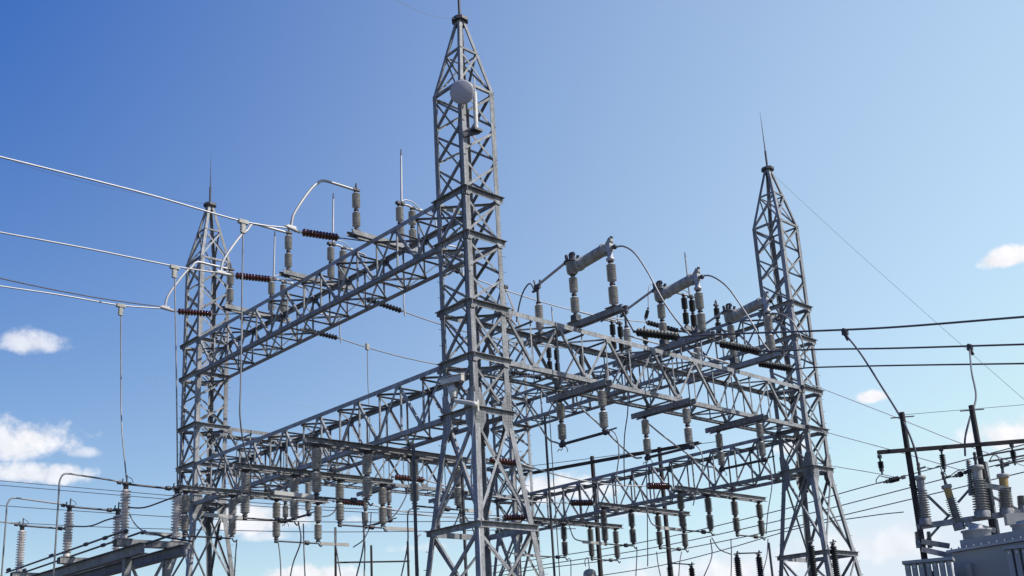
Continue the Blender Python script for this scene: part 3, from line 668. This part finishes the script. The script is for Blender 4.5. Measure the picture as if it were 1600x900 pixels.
for k, lb in enumerate(('dark four-insulator switch under the lower far beam, closest to the right tower','dark four-insulator switch under the lower far beam, middle one','dark four-insulator switch under the lower far beam, just right of the tall tower')):
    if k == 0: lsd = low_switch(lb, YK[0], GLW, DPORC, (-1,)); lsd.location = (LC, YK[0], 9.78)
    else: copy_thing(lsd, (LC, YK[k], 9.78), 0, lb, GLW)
# strings and conductors of the lower level
lows = [((760,718),(803,736),4.65), ((612,745),(690,765),9.3), ((520,783),(575,795),13.95)]
for k, (a, b, y) in enumerate(lows):
    s0 = at(*a, y=y); s1 = s0+V((1.75,0,.02))
    strain(s0, s1, f'brown string under the lower left beam level, {NMB[k]} of its three', BROWN, 10, .13)
    q1 = V((LC-3.55, y, 9.75)); q0 = V((LC-5.3, y, 9.62))
    strain(q1, q0, f'brown string at the near arm tip of the lower far beam, {NMB[k]} of its three', BROWN, 9, .15)
    wire('bay_conductor', sagged(s1, q0, .25), .028, ALU, f'{NMB[k]} of the three lower conductors crossing the bay', 'conductor', 'lower conductors crossing the bay')
    wire('link_rod', [V((3.45, y, 9.75)), s0], .022, DSTEEL, f'rod tying the arm of the lower left beam to its {NMB[k]} brown string', 'link rod', 'links on the lower arms')
    e = q0+V((-.4,0,-.02)); f = V((LC-4.55, y, 7.88))
    wire('jumper_cable', smooth([e, e+V((.15,0,-.5)), e+V((.35,0,-1.1)), f+V((-.55,0,.12)), f]), .03, WIRE, f'curved jumper falling to the {NMB[k]} switch under the lower far beam', 'jumper cable', 'jumpers to the lower far switches')
# droppers below the hanging switches
drops = [([(435,848),(438,875),(439,905)], (-1,13.95)), ([(466,815),(470,845),(458,880),(452,910)], (-1,9.3)), ([(474,818),(475,860),(477,910)], (-.8,9.3)), ([(602,768+50),(575,822),(563,826),(565,860),(562,900)], (1,9.3)),
         ([(523,825),(524,845),(533,905)], (1,9.3)), ([(566,800),(568,850),(556,905)], (-1,4.65)), ([(569,822),(570,860),(569,905)], (-.7,4.65)), ([(655,795),(638,800),(637,850),(626,905)], (1,4.65)), ([(657,835),(652,845),(654,905)], (1.2,4.65)),
         ([(370,845),(368,870),(366,905)], (-3,13.95)), ([(722,800),(740,830),(735,848)], (3,4.65))]
for k, (pts, (x, y)) in enumerate(drops):
    if k == 3: continue
    lb = ('thin dropper below the switch beside the left tower','dropper swinging left under the middle hung switch','straight dropper just right of the swinging one','','dropper under the middle hung switch, right pair','long dropper swinging left below the switch nearest the tall tower','straight dropper beside it, below the nearest hung switch','dropper with a hook bend left of the tall tower legs','thin dropper along the left leg of the tall tower','thin dropper beside the right leg of the left tower','short lead inside the tall tower legs')[k]
    wire('dropper_cable', smooth([at(*p, y=y) for p in pts]), .026, DWIRE if k%2 else WIRE, lb, 'dropper cable', 'droppers below the hung switches')
dr2 = [([(890,872),(892,880),(892,910)],13.95), ([(915,885),(914,876),(919,873),(922,905)],13.95), ([(995,856),(995,870),(993,910)],9.3), ([(1026,862),(1028,880),(1034,910)],9.3), ([(1065,862),(1062,880),(1060,910)],9.3),
       ([(1110,842),(1112,870),(1098,905)],4.65), ([(1142,842),(1143,870),(1142,910)],4.65), ([(1112,840),(1124,858),(1142,866)],4.65), ([(1200,842),(1198,870),(1190,900)],4.65)]
for k, (pts, y) in enumerate(dr2):
    wire('dropper_cable', smooth([at(*p, y=y) for p in pts]), .026, DWIRE, ('dropper with a hooked top, first one right of the tall tower','twin-legged dropper over the round capacitor top','straight dropper under the middle far switch','slanting dropper left of the black bushings','dropper swinging left of the black bushings','bowed dropper under the far switch by the right tower','straight dropper above the black post pair','sagging lead towards the black post pair','thin lead left of the right tower leg')[k], 'dropper cable', 'droppers below the far hung switches')
# tall square post in front of the tall tower and other vertical pipes
for (a, b, D, r, lb) in (((646,700),(648,905),34,.055,'slim dark pole standing in front of the left leg of the tall tower'), ((722,740),(727,905),37,.055,'slim dark pole seen between the legs of the tall tower'), ((851,650),(868,905),40,.045,'slim dark pole right of the tall tower, crossing the far beam'), ((858,640),(861,760),44,.02,'thin vertical rod right of the tall tower'), ((1201,848),(1201,905),44,.05,'short dark pole left of the right tower leg')):
    p = at(*a, D=D); wire('slim_pole', [p, V((p.x,p.y,0))], r, DSTEEL, lb, 'pole', 'slim poles among the towers', 8)
# ---- shield wires, lightning rods
def mast(px0, tower_xy, zt, lb):
    x, y = tower_xy; t = thing('lightning_rod', lb, 'lightning rod', (x, y, ZT+.1), 'lightning rods on the tower tops')
    rod(t, [V((x,y,ZT+.1)), V((x,y,ZT+.1+.9))], .05, DSTEEL, 'rod_socket'); rod(t, [V((x,y,ZT+1.0)), V((x-.02,y,zt))], [.028,.006], DSTEEL, 'rod_spike')
mast(0, (.0,.0), 27.6, 'lightning rod on the tallest looking tower, cut by the top edge')
mast(0, (0,LA), 27.1, 'lightning rod on top of the left tower')
mast(0, (LC,0), 27.4, 'lightning rod on top of the right tower')
sw = [((-.2,0,ZT+.05),(640,0),30,'faint shield wire leaving the tallest looking tower to the upper left'), ((-.2,LA,ZT+.05),(120,275),52,'faint shield wire leaving the left tower to the left'), ((LC+.15,0,ZT),(1600,614),30,'faint shield wire slanting down from the right tower top')]
for a, b, D, lb in sw:
    q = at(*b, D=D); p = V(a); wire('shield_wire', sagged(p, q+(q-p)*.5, .25), .006, WIRE, lb, 'shield wire', 'shield wires on the tower tops')
p = V((-.75, LA+.75, 18.9)); q = at(0,430,D=36)
wire('overhead_conductor', sagged(at(262,480,D=45.5), q+(q-p)*.3, .2), .022, DWIRE, 'thin black conductor between the middle and lowest incoming ones', 'conductor')

# ---- dish antenna, small antenna and camera on the nearest tower
t = thing('dish_antenna', 'round pale covered dish high on the nearest tower', 'dish antenna', (-.95,-1.0,21.25))
c = at(722,144,x=-.98)
dn = (V((-1.0,-.85,-.42))).normalized()
mb = MB(); mb.lathe(c, c+dn, [(-.28,.10),(-.24,.25),(-.10,.385),(0,.40),(.03,.40),(.05,.395),(.07,.36),(.085,.01)], 40); put('dish_cover', mb, DISHM, t)
mb = MB(); mb.tube([c-dn*.3, c-dn*.55], .07, 10); mb.tube([c-dn*.5, V((-.72,-.72,c.z-.1))], .045, 8); put('dish_mount', mb, DSTEEL, t)
mb = MB(); mb.tube(smooth([c-dn*.3, c-dn*.35+V((.05,0,-.25)), V((-.80,-.62,c.z-.75)), V((-.79,-.60,c.z-1.6)), V((-.79,-.60,Z3+.3)), V((-.79,-.60,Z5+.3)), V((-.79,-.60,Z7+.2))]), .014, 6); put('feed_cable', mb, BLACKI, t)
mb = MB(); a_ = dn.orthogonal().normalized(); b_ = dn.cross(a_); mb.tube([c+dn*.03+(a_*math.cos(q*math.pi/16)+b_*math.sin(q*math.pi/16))*.398 for q in range(33)], .012, 6, False); put('dish_rim', mb, ALU, t)
t = thing('whip_antenna', 'short white stick antenna beside the dish on a dark bracket', 'antenna', at(741,205,x=-.2))
a0, a1 = at(744,202,x=-.35,), at(741,122,x=-.35)
rod(t, [a0, a0.lerp(a1,.72)], .075, WHITE, 'antenna_tube', 12); rod(t, [a0.lerp(a1,.72), a1], .022, ALU, 'antenna_tip')
mb = MB(); f0 = V((-.74,-.74,a0.z-.25)); mb.bar(f0, a0+V((.1,-.02,-.05)), .10, .16); mb.box(a0+V((0,0,-.05)), .35,.28,.08); mb.bar(f0+V((.02,0,.1)), a0+V((-.1,0,.02)), .08, .08); put('antenna_bracket', mb, DSTEEL, t)
mb = MB(); mb.bar(V((-.60,-.70,a0.z+1.35)), a0+V((0,0,1.4)), .06, .09); put('upper_bracket', mb, DSTEEL, t)
t = thing('security_camera', 'white box security camera on a curved bracket at the nearest tower', 'security camera', at(735,633,x=-.8))
h0 = at(693,597,x=-1.15); h1 = at(724,590,x=-.95); e = (h1-h0).normalized()
h0 = h0-e*.05; 
mb = MB(); sd_ = V((0,0,1)).cross(e).normalized(); u_ = e.cross(sd_)
mb.prism(h0, h1, sd_, u_, [(-.11,-.10),(.11,-.10),(.12,.06),(.08,.10),(-.08,.10),(-.12,.06)]); mb.prism(h0-e*.07, h1+e*.01, sd_, u_, [(-.13,.105),(.13,.105),(.10,.135),(-.10,.135)]); put('camera_housing', mb, WHITE, t)
mb = MB(); mb.lathe(h0+e*.005, h0-e*.3, [(0,.08),(.02,.08),(.025,.05),(.03,.01)], 14); put('camera_lens', mb, BLACKI, t)
m0 = at(706,604,x=-1.05); m1 = at(711,625,x=-1.03)
mb = MB(); mb.lathe(m0, m1, [(0,.13),(.1,.16),(.2,.15),(.40,.10)], 14); put('swivel', mb, WHITE, t)
mb = MB(); mb.box(at(714,601,x=-.98), .12,.12,.16); put('junction_box', mb, DSTEEL, t)
mb = MB(); w0 = at(743,634,x=-.8); mb.tube(smooth([m1, at(716,627,x=-1.0), w0-V((.1,0,-.05)), w0]), [.07]*7+[.075]*6+[.10]*6, 12); mb.box(w0+V((.03,0,0)), .06,.2,.34); put('bracket_arm', mb, WHITE, t)
wire('conduit', smooth([at(741,612,x=-.81), at(740,660,x=-.82), at(738,700,x=-.85), at(737,760,x=-.95), V((-1.12,-1.12,6.2)), V((-1.75,-1.75,.3))]), .028, ALU, 'thin pale conduit running down the front leg of the nearest tower', 'conduit')

# small extras on the right-hand beam
for k, (a, b) in enumerate((((905,487),(962,501)), ((980,524),(1050,543)), ((1078,550),(1152,571)))):
    yy = (1.3, .5, .5)[k]; wire('bus_tube', [at(*a, y=yy), at(*b, y=yy)], .035, ALU, ('bright tube over the right-hand beam behind the first interrupter post','bright tube over the right-hand beam between the first and middle interrupters','bright tube over the right-hand beam between the middle and last interrupters')[k], 'bus tube', 'bright tubes over the right-hand beam')
strain(at(1013,481,y=YK[0]), at(1008,501,y=YK[0]), 'small upright insulator standing left of the middle interrupter', BLACKI, 6, .09, 'small strings by the middle interrupter')
wire('jumper_cable', smooth([at(1013,480,y=YK[0]), at(1013,455,y=YK[0]), at(1018,444,y=YK[0]), at(1035,446,y=YK[0]), at(1052,453,y=YK[0])]), .02, WIRE, 'thin loop of wire rising left of the middle interrupter head', 'jumper cable')
for k in range(3):
    wire('link_rod', [V((LC-.78, YK[k], 17.36)), V((at(1063,518,y=YK[0]).x, YK[k], at(1063,518,y=YK[0]).z))], .022, DSTEEL, f'rod holding the {NMB[k]} string at the far upper beam', 'link rod', 'links at the far upper beam')

for k, (pts, y, lb) in enumerate((([(637,760),(634,776),(622,798),(610,811),(602,815)],9.3,'bent lead reaching down to the last insulator of the middle hung switch'),
        ([(718,800),(714,812),(708,822),(696,824)],4.65,'bent lead low inside the legs of the tall tower'), ([(526,792),(521,801),(513,806),(504,807)],9.3,'short bent lead between two hung insulators behind the nearest arm'),
        ([(580,800),(578,822),(568,843),(552,855)],11.5,'curved lead rising from a flat terminal to the nearest hung switch'))):
    wire('jumper_cable', smooth([at(*p, y=y) for p in pts]), .024, DWIRE, lb, 'jumper cable', 'bent leads among the hung insulators')
# ---------------------------------------------------------------- background wires
GW = 'thin wires far behind the yard'
def far_wire(pts, r, lb, m=DWIRE, group=GW):
    wire('distant_wire', smooth([at(p[0], p[1], D=p[2]) for p in pts], 8), r, m, lb, 'wire', group, 5)
far_wire([(-60,746,120),(274,775,110),(420,787,106),(620,798,100),(900,812,95)], .04, 'topmost thin wire crossing low behind the left tower', WIRE)
far_wire([(-60,753,120),(274,781,110),(420,792,106),(620,803,100),(900,818,95)], .04, 'second thin wire, just below the topmost one at lower left', WIRE)
far_wire([(-60,786,110),(274,808,105),(480,815,101),(660,815,98),(900,812,95)], .04, 'third thin wire crossing behind the lower left rack', WIRE)
far_wire([(-60,812,110),(147,823,107),(370,829,102),(560,831,98),(900,826,95)], .04, 'lowest thin wire crossing behind the lower left rack', WIRE)
for k, (pts, lb) in enumerate((([(760,886,100),(851,872,97),(1020,844,92),(1220,797,86),(1360,758,80),(1640,684,72)], 'top one of the thin wires climbing to the right behind the right tower'),
        ([(760,897,100),(839,884,97),(1020,856,92),(1220,813,86),(1360,778,80),(1640,705,72)], 'second of the thin wires climbing to the right behind the right tower'),
        ([(760,904,100),(835,890,97),(1020,866,92),(1220,827,86),(1360,795,80),(1640,728,72)], 'third of the thin wires climbing to the right behind the right tower'),
        ([(900,905,100),(1020,886,97),(1120,862,92),(1253,824,86),(1360,806,80),(1412,800,78)], 'lowest of the thin wires climbing to the right behind the right tower'))):
    far_wire(pts, .04, lb)
for pts, lb in (([(1240,590,47),(1284,607,46),(1400,652,43),(1500,692,41),(1640,742,38)], 'upper pale wire leaving the right tower towards the transformer'),
        ([(1255,664,47),(1297,677,46),(1400,705,42),(1500,734,37),(1512,737,36)], 'middle pale wire leaving the right tower towards the transformer'),
        ([(1262,720,47),(1300,728,46),(1360,738,42),(1412,748,37)], 'lower pale wire leaving the right tower towards the first wooden pole')):
    far_wire(pts, .020, lb, BRIGHT, 'pale wires leaving the right tower')
far_wire([(-40,564,160),(140,580,150),(290,602,140),(500,640,130),(690,690,120)], .012, 'faint hair-thin wire crossing the sky behind the left tower', BRIGHT)
# ---------------------------------------------------------------- wooden pole frames behind
def pole_frame(label, poles, bar, D, r=.15, rb=.12):
    t = thing('pole_frame', label, 'pole frame', (at(*poles[0][0], D=D)[0], at(*poles[0][0], D=D)[1], 0), 'wooden pole frames behind the yard')
    tops = []
    for (top, w) in poles:
        p = at(*top, D=D); tops.append(p); q = at(*w, D=D); mb = MB(); mb.tube([V((p.x,p.y,0)), p], [r*1.15, r*.85], 12); put('wooden_pole', mb, WOOD, t)
    a = at(*bar[0], D=D); b = at(*bar[1], z=a.z); mb = MB(); mb.bar(a, b, rb, rb*1.3); put('crossarm', mb, WOOD, t)
    return t, tops
t, tp_ = pole_frame('tall wooden pole frame behind the lower far beam, crossarm seen under the hung switches', [((925,713),(950,900)), ((1030,699),(1045,900))], ((815,742),(1092,692)), 62, .14, .13)
far_wire([(830,742-14,62),(925,716,62),(1030,702,62),(1120,690,62)], .02, 'hair-thin wire over the tall wooden pole frame')
pole_frame('low pole frame under the lower left beam, three dark posts with one crossarm', [((524,824),(525,900)), ((580,852),(581,900)), ((637,846),(638,900))], ((524,879),(640,877)), 48, .06, .055)

# ---------------------------------------------------------------- dark breaker bushings at the bottom edge
def breaker(label, pxs, D, topbar=True, hh=1.7):
    pts = [at(px, py, D=D) for px, py in pxs]; t = thing('breaker_bushing_pair', label, 'breaker bushings', (pts[0].x, pts[0].y, 0), 'dark bushings at the bottom edge')
    for p in pts:
        b = V((p.x, p.y, p.z-hh)); post(t, b, p, BLACKI, rs=.16, units=1, sheds=18, name='bushing')
        mb = MB(); mb.bar(p+V((-.12,.05,.03)), p+V((.14,-.08,.08)), .07, .05); mb.bar(p, p+V((.05,-.03,.16)), .05, .05); put('terminal', mb, DSTEEL, t)
    mb = MB(); c = (pts[0]+pts[-1])/2; u = (pts[-1]-pts[0]); Lx = u.length+.9; u.z = 0; u.normalize(); w = V((-u.y,u.x,0)); zt_ = min(p.z for p in pts)-hh+.01
    mb.box((c.x,c.y,zt_-.35), Lx, .8, .7, u, w); mb.box((c.x,c.y,(zt_-.7)/2), Lx*.6, .5, zt_-.72, u, w); put('breaker_tank', mb, TANK, t)
    if topbar: rod(t, [pts[0]+V((0,0,.06)), pts[-1]+V((0,0,.06))], .03, DSTEEL, 'link_bar')
breaker('pair of dark bushings at the bottom edge left of the right tower', [(1151,867),(1185,866)], 46)
breaker('pair of dark bushings at the bottom edge under the middle far switch', [(1046,882),(1080,884)], 50)
breaker('pair of dark bushings seen through the legs of the right tower', [(1266,848),(1301,849)], 44, False)
t = thing('instrument_transformer', 'round grey cap at the bottom edge right of the tall tower legs', 'instrument transformer', V((at(921,886,D=52).x, at(921,886,D=52).y, 0)))
p = at(921,892,D=52); mb = MB(); mb.lathe(p, p-V((0,0,1)), [(-.1,.05),(-.05,.2),(.05,.3),(.25,.33),(.5,.3)], 18); put('domed_cap', mb, PAINT, t)
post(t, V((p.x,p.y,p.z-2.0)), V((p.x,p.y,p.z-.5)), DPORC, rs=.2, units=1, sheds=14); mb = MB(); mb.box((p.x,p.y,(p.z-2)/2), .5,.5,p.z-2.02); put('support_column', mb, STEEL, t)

# ---------------------------------------------------------------- transformer group at the lower right
ZC = at(1371,707,D=26).z
c0 = at(1371,707,D=26); c1 = at(1640,686,z=ZC); ux = (c1-c0).normalized(); uy = V((-ux.y, ux.x, 0))
if uy.dot(fw) < 0: uy = -uy
t = thing('steel_pole_frame', 'dark two-pole frame over the transformer at the right, strings hanging from its crossarm', 'pole frame', (c0.x, c0.y, 0))
mb = MB(); mb.bar(c0, c1, .10, .09); put('crossarm', mb, WOOD, t)
for (px, py), s in (((1410,643),.07), ((1519,632),.07)):
    base = at(px, py, D=26); # keep the pole in the crossarm's plane
    n_ = uy; k_ = (c0-CAM).dot(n_)/(ray(px,py).dot(n_)); p = CAM+ray(px,py)*k_+uy*.09
    mb = MB(); mb.tube([V((p.x,p.y,0)), p], [.085,.066], 12); put('wooden_pole', mb, WOOD, t)
    mb = MB(); z = p.z-.12; mb.tube([V((p.x,p.y,z))-ux*.28, V((p.x,p.y,z))+ux*.28], .015, 6); put('line_pin', mb, DSTEEL, t)
    if s: POLE = p if px == 1410 else POLE
zb_ = at(1434,823,D=25.6).z
def onp(px, py, off=0.0):
    k_ = ((c0-CAM).dot(uy)+off)/(ray(px,py).dot(uy)); return CAM+ray(px,py)*k_
b0 = onp(1433,823,.02); b1 = onp(1640,793,.02)
t = thing('bushing_rack', 'dark steel beam and braces holding the ribbed bushings above the transformer', 'steel rack', (b0.x, b0.y, 0))
mb = MB(); channel(mb, b0, b1, -uy, .13, .12, .015); put('rack_beam', mb, STEEL, t)
for (a, b) in (((1452,777),(1482,806)), ((1519,760),(1497,785)), ((1484,804),(1443,850)), ((1550,776),(1592,797)), ((1421,757),(1452,777))):
    mb = MB(); mb.bar(onp(*a,.35), onp(*b,.35), .055, .055); put('brace', mb, STEEL, t)
mb = MB(); p = onp(1537,722,.25); q = onp(1551,800,.25); mb.box(((p.x+q.x)/2,(p.y+q.y)/2,p.z/2), .13, .13, p.z); put('rack_column', mb, STEEL, t)
for k, (a, b) in enumerate((((1440,846),(1484,853)), ((1534,757),(1580,765)), ((1508,818),(1556,829)), ((1440,858),(1490,869)))):
    mb = MB(); pa = onp(*a,-.1); pb = onp(*b,-.1); channel(mb, pa, pb, -uy, .12, .07, .012); put('bracket', mb, STEEL, t)
mb = MB(); mb.bar(onp(1571,812,-.3), onp(1640,808,-.3), .22, .25); put('pale_box', mb, CONC, t)
# hanging strings
for k, (a, b, lb) in enumerate((((1374,711),(1374,742),'dark string hanging at the left tip of the right crossarm'), ((1470,700),(1476,738),'dark string hanging between the two right poles'), ((1580,693),(1586,727),'dark string hanging right of the second right pole'))):
    p = onp(*a); q = V((p.x, p.y, onp(*b).z)); strain(p, q, lb, BLACKI, 6, .075, 'dark strings on the right pole frame')
strain(onp(1414,745), onp(1380,754,-.1), 'dark string tied sideways to the first right pole', BLACKI, 7, .07, 'dark strings on the right pole frame')
strain(onp(1512,737), onp(1489,745,-.1), 'dark string tied sideways to the second right pole', BLACKI, 7, .07, 'dark strings on the right pole frame')
# bushings
def bushing(label, a, b, r, band=False, head=True, off=0.0):
    p = onp(*a, off); q = onp(*b, off); d = (q-p); Lp = d.length; d.normalize()
    t = thing('transformer_bushing', label, 'bushing', q, 'ribbed bushings over the transformer')
    prof = []; n = 12; h0 = .34 if head else .1; hh = Lp-h0-.12
    for k in range(n):
        z = h0+k*hh/n; pp = hh/n; rr = r*(.86+.14*k/n); prof += [(z, rr*.62), (z+pp*.2, rr*.64), (z+pp*.55, rr*1.04), (z+pp*.66, rr*1.04), (z+pp*.74, rr*.62)]
    mb = MB(); mb.lathe(p, q, prof, 20); put('ribbed_porcelain', mb, TPORC, t)
    if head:
        mb = MB(); mb.lathe(p, q, [(0,r*.25),(.015,r*.85),(.07,r*.9),(.11,r*.72)], 18); put('cap', mb, PAINT, t)
        mb = MB(); mb.lathe(p, q, [(.11,r*.62),(h0,r*.62)], 18); put('oil_gauge' if band else 'neck', mb, YEL if band else PAINT, t)
        mb = MB(); mb.lathe(p-d*.32, q, [(0,.03),(.05,.045),(.09,.03),(.16,.05),(.22,.03),(.32,.04)], 10); mb.bar(p-d*.16, p-d*.2+ux*.16, .04, .04); put('terminal_stud', mb, DSTEEL, t)
    mb = MB(); mb.lathe(q-d*.14, q+d, [(0,r*.7),(.05,r*.95),(.2,r*.95)], 16); put('flange', mb, STEEL, t)
bushing('ribbed bushing with a flared pale head, leftmost over the transformer', (1437,743), (1446,817), .15)
bushing('leaning ribbed bushing with a yellow band, second from the left over the transformer', (1478,757), (1499,824), .14, True, True, .1)
bushing('stout ribbed bushing with a broad pale head, third over the transformer', (1525,727), (1535,805), .19, False, True, -.1)
bushing('ribbed bushing with a yellow band, rightmost of the tall ones over the transformer', (1567,740), (1573,801), .165, True, True, .0)
bushing('small ribbed arrester hanging below the rack by the first right pole', (1432,824), (1436,852), .075, False, False, .1)
bushing('second small arrester below the rack, right of the first', (1450,824), (1453,852), .06, False, False, .15)
bushing('tall slim grey arrester beside the second right pole', (1512,713), (1518,770), .075, False, False, .05)
bushing('short stubby arrester at the right edge of the picture', (1594,768), (1598,797), .10, False, False, .1)
# tank and radiators
F0 = at(1484,847,D=24.2); F1 = at(1720,806,z=F0.z); tx = (F1-F0).normalized(); ty = V((-tx.y,tx.x,0))
if ty.dot(fw) < 0: ty = -ty
t = thing('power_transformer', 'big grey power transformer cut off at the lower right corner, finned radiators in front', 'transformer', (F0.x, F0.y, 0))
zt_ = F0.z; Lt = 5.2; wd = 2.0
mb = MB(); c = F0+tx*(Lt/2)+ty*(wd/2); mb.box((c.x,c.y,zt_/2), Lt, wd, zt_-.5, tx, ty); put('tank', mb, TANK, t)
mb = MB(); mb.box((c.x,c.y,zt_-.21), Lt+.16, wd+.16, .06, tx, ty)
for k in range(26):
    b = F0+tx*(k*.2+.05)-ty*.04; mb.tube([V((b.x,b.y,zt_-.18)), V((b.x,b.y,zt_-.14))], .018, 6)
put('tank_rim', mb, TANK, t)
mb = MB(); mb.box((c.x,c.y,zt_-.08), Lt-.3, wd-.3, .2, tx, ty); put('cover', mb, TANK, t)
for k in range(3):
    b = F0+tx*(.45+1.6*k)-ty*.04; mb = MB(); mb.box((b.x,b.y,zt_/2-.1), .14, .08, zt_-.9, tx, ty); put('stiffener', mb, TANK, t)
mb = MB(); b = F0+tx*.35+ty*.5; mb.lathe((b.x,b.y,zt_-.05), (b.x,b.y,zt_+1), [(0,.30),(.24,.30),(.245,.33),(.28,.33),(.285,.16),(.40,.15)], 22); put('bushing_turret', mb, TANK, t)
mb = MB(); b = F0+tx*1.5+ty*.7; mb.lathe((b.x,b.y,zt_+.0)-tx*0 if False else V((b.x,b.y,zt_)), V((b.x,b.y,zt_+1)), [(0,.30),(.16,.30),(.165,.33),(.19,.33),(.2,.2),(.26,.2)], 22); put('bushing_turret', mb, TANK, t)
for (a, b, D, nfin, lab) in (((1411,876),(1486,869),23.6,7,'l'), ((1569,853),(1640,846),22.6,6,'r')):
    R0 = at(*a, D=D); R1 = at(*b, z=R0.z); rx = (R1-R0).normalized(); ry = V((-rx.y,rx.x,0))
    if ry.dot(fw) < 0: ry = -ry
    sp = (R1-R0).length/nfin; hh = R0.z-1.0
    for k in range(nfin):
        b_ = R0+rx*(sp*(k+.5)); mb = MB(); cz = R0.z-.07-hh/2
        mb.prism(V((b_.x,b_.y,R0.z-.09-hh)), V((b_.x,b_.y,R0.z-.09)), rx, ry, [(-.5*sp*.86,.04),(-.5*sp*.6,0),(.5*sp*.6,0),(.5*sp*.86,.04),(.5*sp*.2,.30),(.5*sp*.2,.5),(-.5*sp*.2,.5),(-.5*sp*.2,.30)]); put('radiator_fin', mb, TANK, t)
        mb = MB(); mb.tube([V((b_.x,b_.y,R0.z-.16))-ry*.02, V((b_.x,b_.y,R0.z-.16))+ry*.02], .03, 8); put('vent_plug', mb, WHITE, t)
    mb = MB(); c = (R0+R1)/2+ry*.27; mb.box((c.x,c.y,R0.z-.045), (R1-R0).length+.05, .62, .07, rx, ry); put('radiator_header', mb, TANK, t)
    q = R0+rx*.5+ry*.5; mb = MB(); mb.tube([V((q.x,q.y,R0.z-.3)), V((q.x,q.y,R0.z-.3))+ry*.9], .07, 10); put('radiator_pipe', mb, TANK, t)
fc = at(1505,893,D=23.6); 
for fx in (1506, 1530):
    fc = at(fx, 892, D=23.9); mb = MB()
    for q in range(5):
        rr = .07+.05*q; mb.tube([fc+tx*(rr*math.cos(a_*math.pi/9))+V((0,0,rr*math.sin(a_*math.pi/9))) for a_ in range(19)], .006, 5)
    for q in range(8):
        a_ = q*math.pi/8; mb.tube([fc-tx*.28*math.cos(a_)-V((0,0,.28*math.sin(a_))), fc+tx*.28*math.cos(a_)+V((0,0,.28*math.sin(a_)))], .005, 5)
    put('fan_guard', mb, ALU, t)
    mb = MB(); mb.lathe(fc+ty*.02, fc+ty, [(0,.07),(.14,.07)], 12); mb.bar(fc+ty*.1-tx*.24, fc+ty*.1+tx*.24, .07,.02); mb.bar(fc+ty*.12-V((0,0,.24)), fc+ty*.12+V((0,0,.24)), .07, .02); put('cooling_fan', mb, DSTEEL, t)
# drops from the outgoing conductors to the bushings
x1 = XK[0]+.45; x2 = XK[1]+.45
for (px, py, x, lb) in ((1320,517,x1,'clamp where a lead leaves the upper outgoing conductor'), (1515,541,x2,'clamp where a lead leaves the middle outgoing conductor')):
    p = at(px, py, x=x); mb = MB(); mb.box(p+V((0,0,-.04)), .14,.14,.16); mb.tube([p+V((-.09,0,.02)), p+V((.09,0,.02))], .05, 8); mb.bar(p+V((0,0,-.1)), p+V((.03,-.05,-.28)), .08, .07); single('tee_clamp', mb, DSTEEL, lb, 'clamp', 'clamps on the outgoing conductors')
s_ = at(1320,521,x=x1)
wire('dropper_cable', smooth([s_, at(1345,553,D=29.2), at(1375,600,D=28), at(1402,643,D=26.6), at(1418,672,D=25.9), at(1430,705,D=25.6), onp(1436,738)]), .026, DWIRE, 'slanting lead from the upper outgoing conductor past the first right pole to a bushing', 'dropper cable', 'leads down to the bushings')
wire('dropper_cable', smooth([at(1515,545,x=x2), at(1518,580,D=30), at(1525,620,D=27), at(1515,655,D=26.2), at(1508,685,D=26), onp(1508,712)]), .026, DWIRE, 'curved lead from the middle outgoing conductor down behind the second right pole', 'dropper cable', 'leads down to the bushings')
for k, (pts, lb) in enumerate((([(1448,731),(1458,732),(1468,728),(1472,738),(1477,750)], 'slack lead between the first and second bushings'), ([(1476,739),(1482,745),(1495,736),(1508,733)], 'slack lead beside the second right pole'),
        ([(1545,722),(1552,711),(1558,712),(1562,722)], 'looped lead over the rightmost tall bushing'), ([(1374,743),(1369,750),(1371,755),(1378,754)], 'loop of wire at the left tip string'), ([(1374,743),(1385,746),(1400,747),(1410,746)], 'slack wire from the left tip string to the first right pole'))):
    wire('jumper_cable', smooth([onp(*p,-.05) for p in pts]), .012, DWIRE, lb, 'jumper cable', 'small leads on the right pole frame')
for k, (a, b) in enumerate((((1531,713),(1640,694)), ((1545,721),(1640,705)), ((1556,728),(1640,712)))):
    wire('bus_pipe', [onp(*a,.4), onp(*b,.4)], .022, DSTEEL, ('upper','middle','lower')[k]+' dark pipe running right from the second right pole', 'bus pipe', 'dark pipes at the right edge')
far_wire([(1412,648,26),(1520,639,25.8),(1640,629,25.5)], .006, 'hair-thin wire strung over the tops of the two right poles')
for o in list(bpy.data.objects):
    if o.parent is None and o.type in {'MESH','EMPTY'} and 'kind' not in o and 'label' in o: o['kind'] = 'thing'
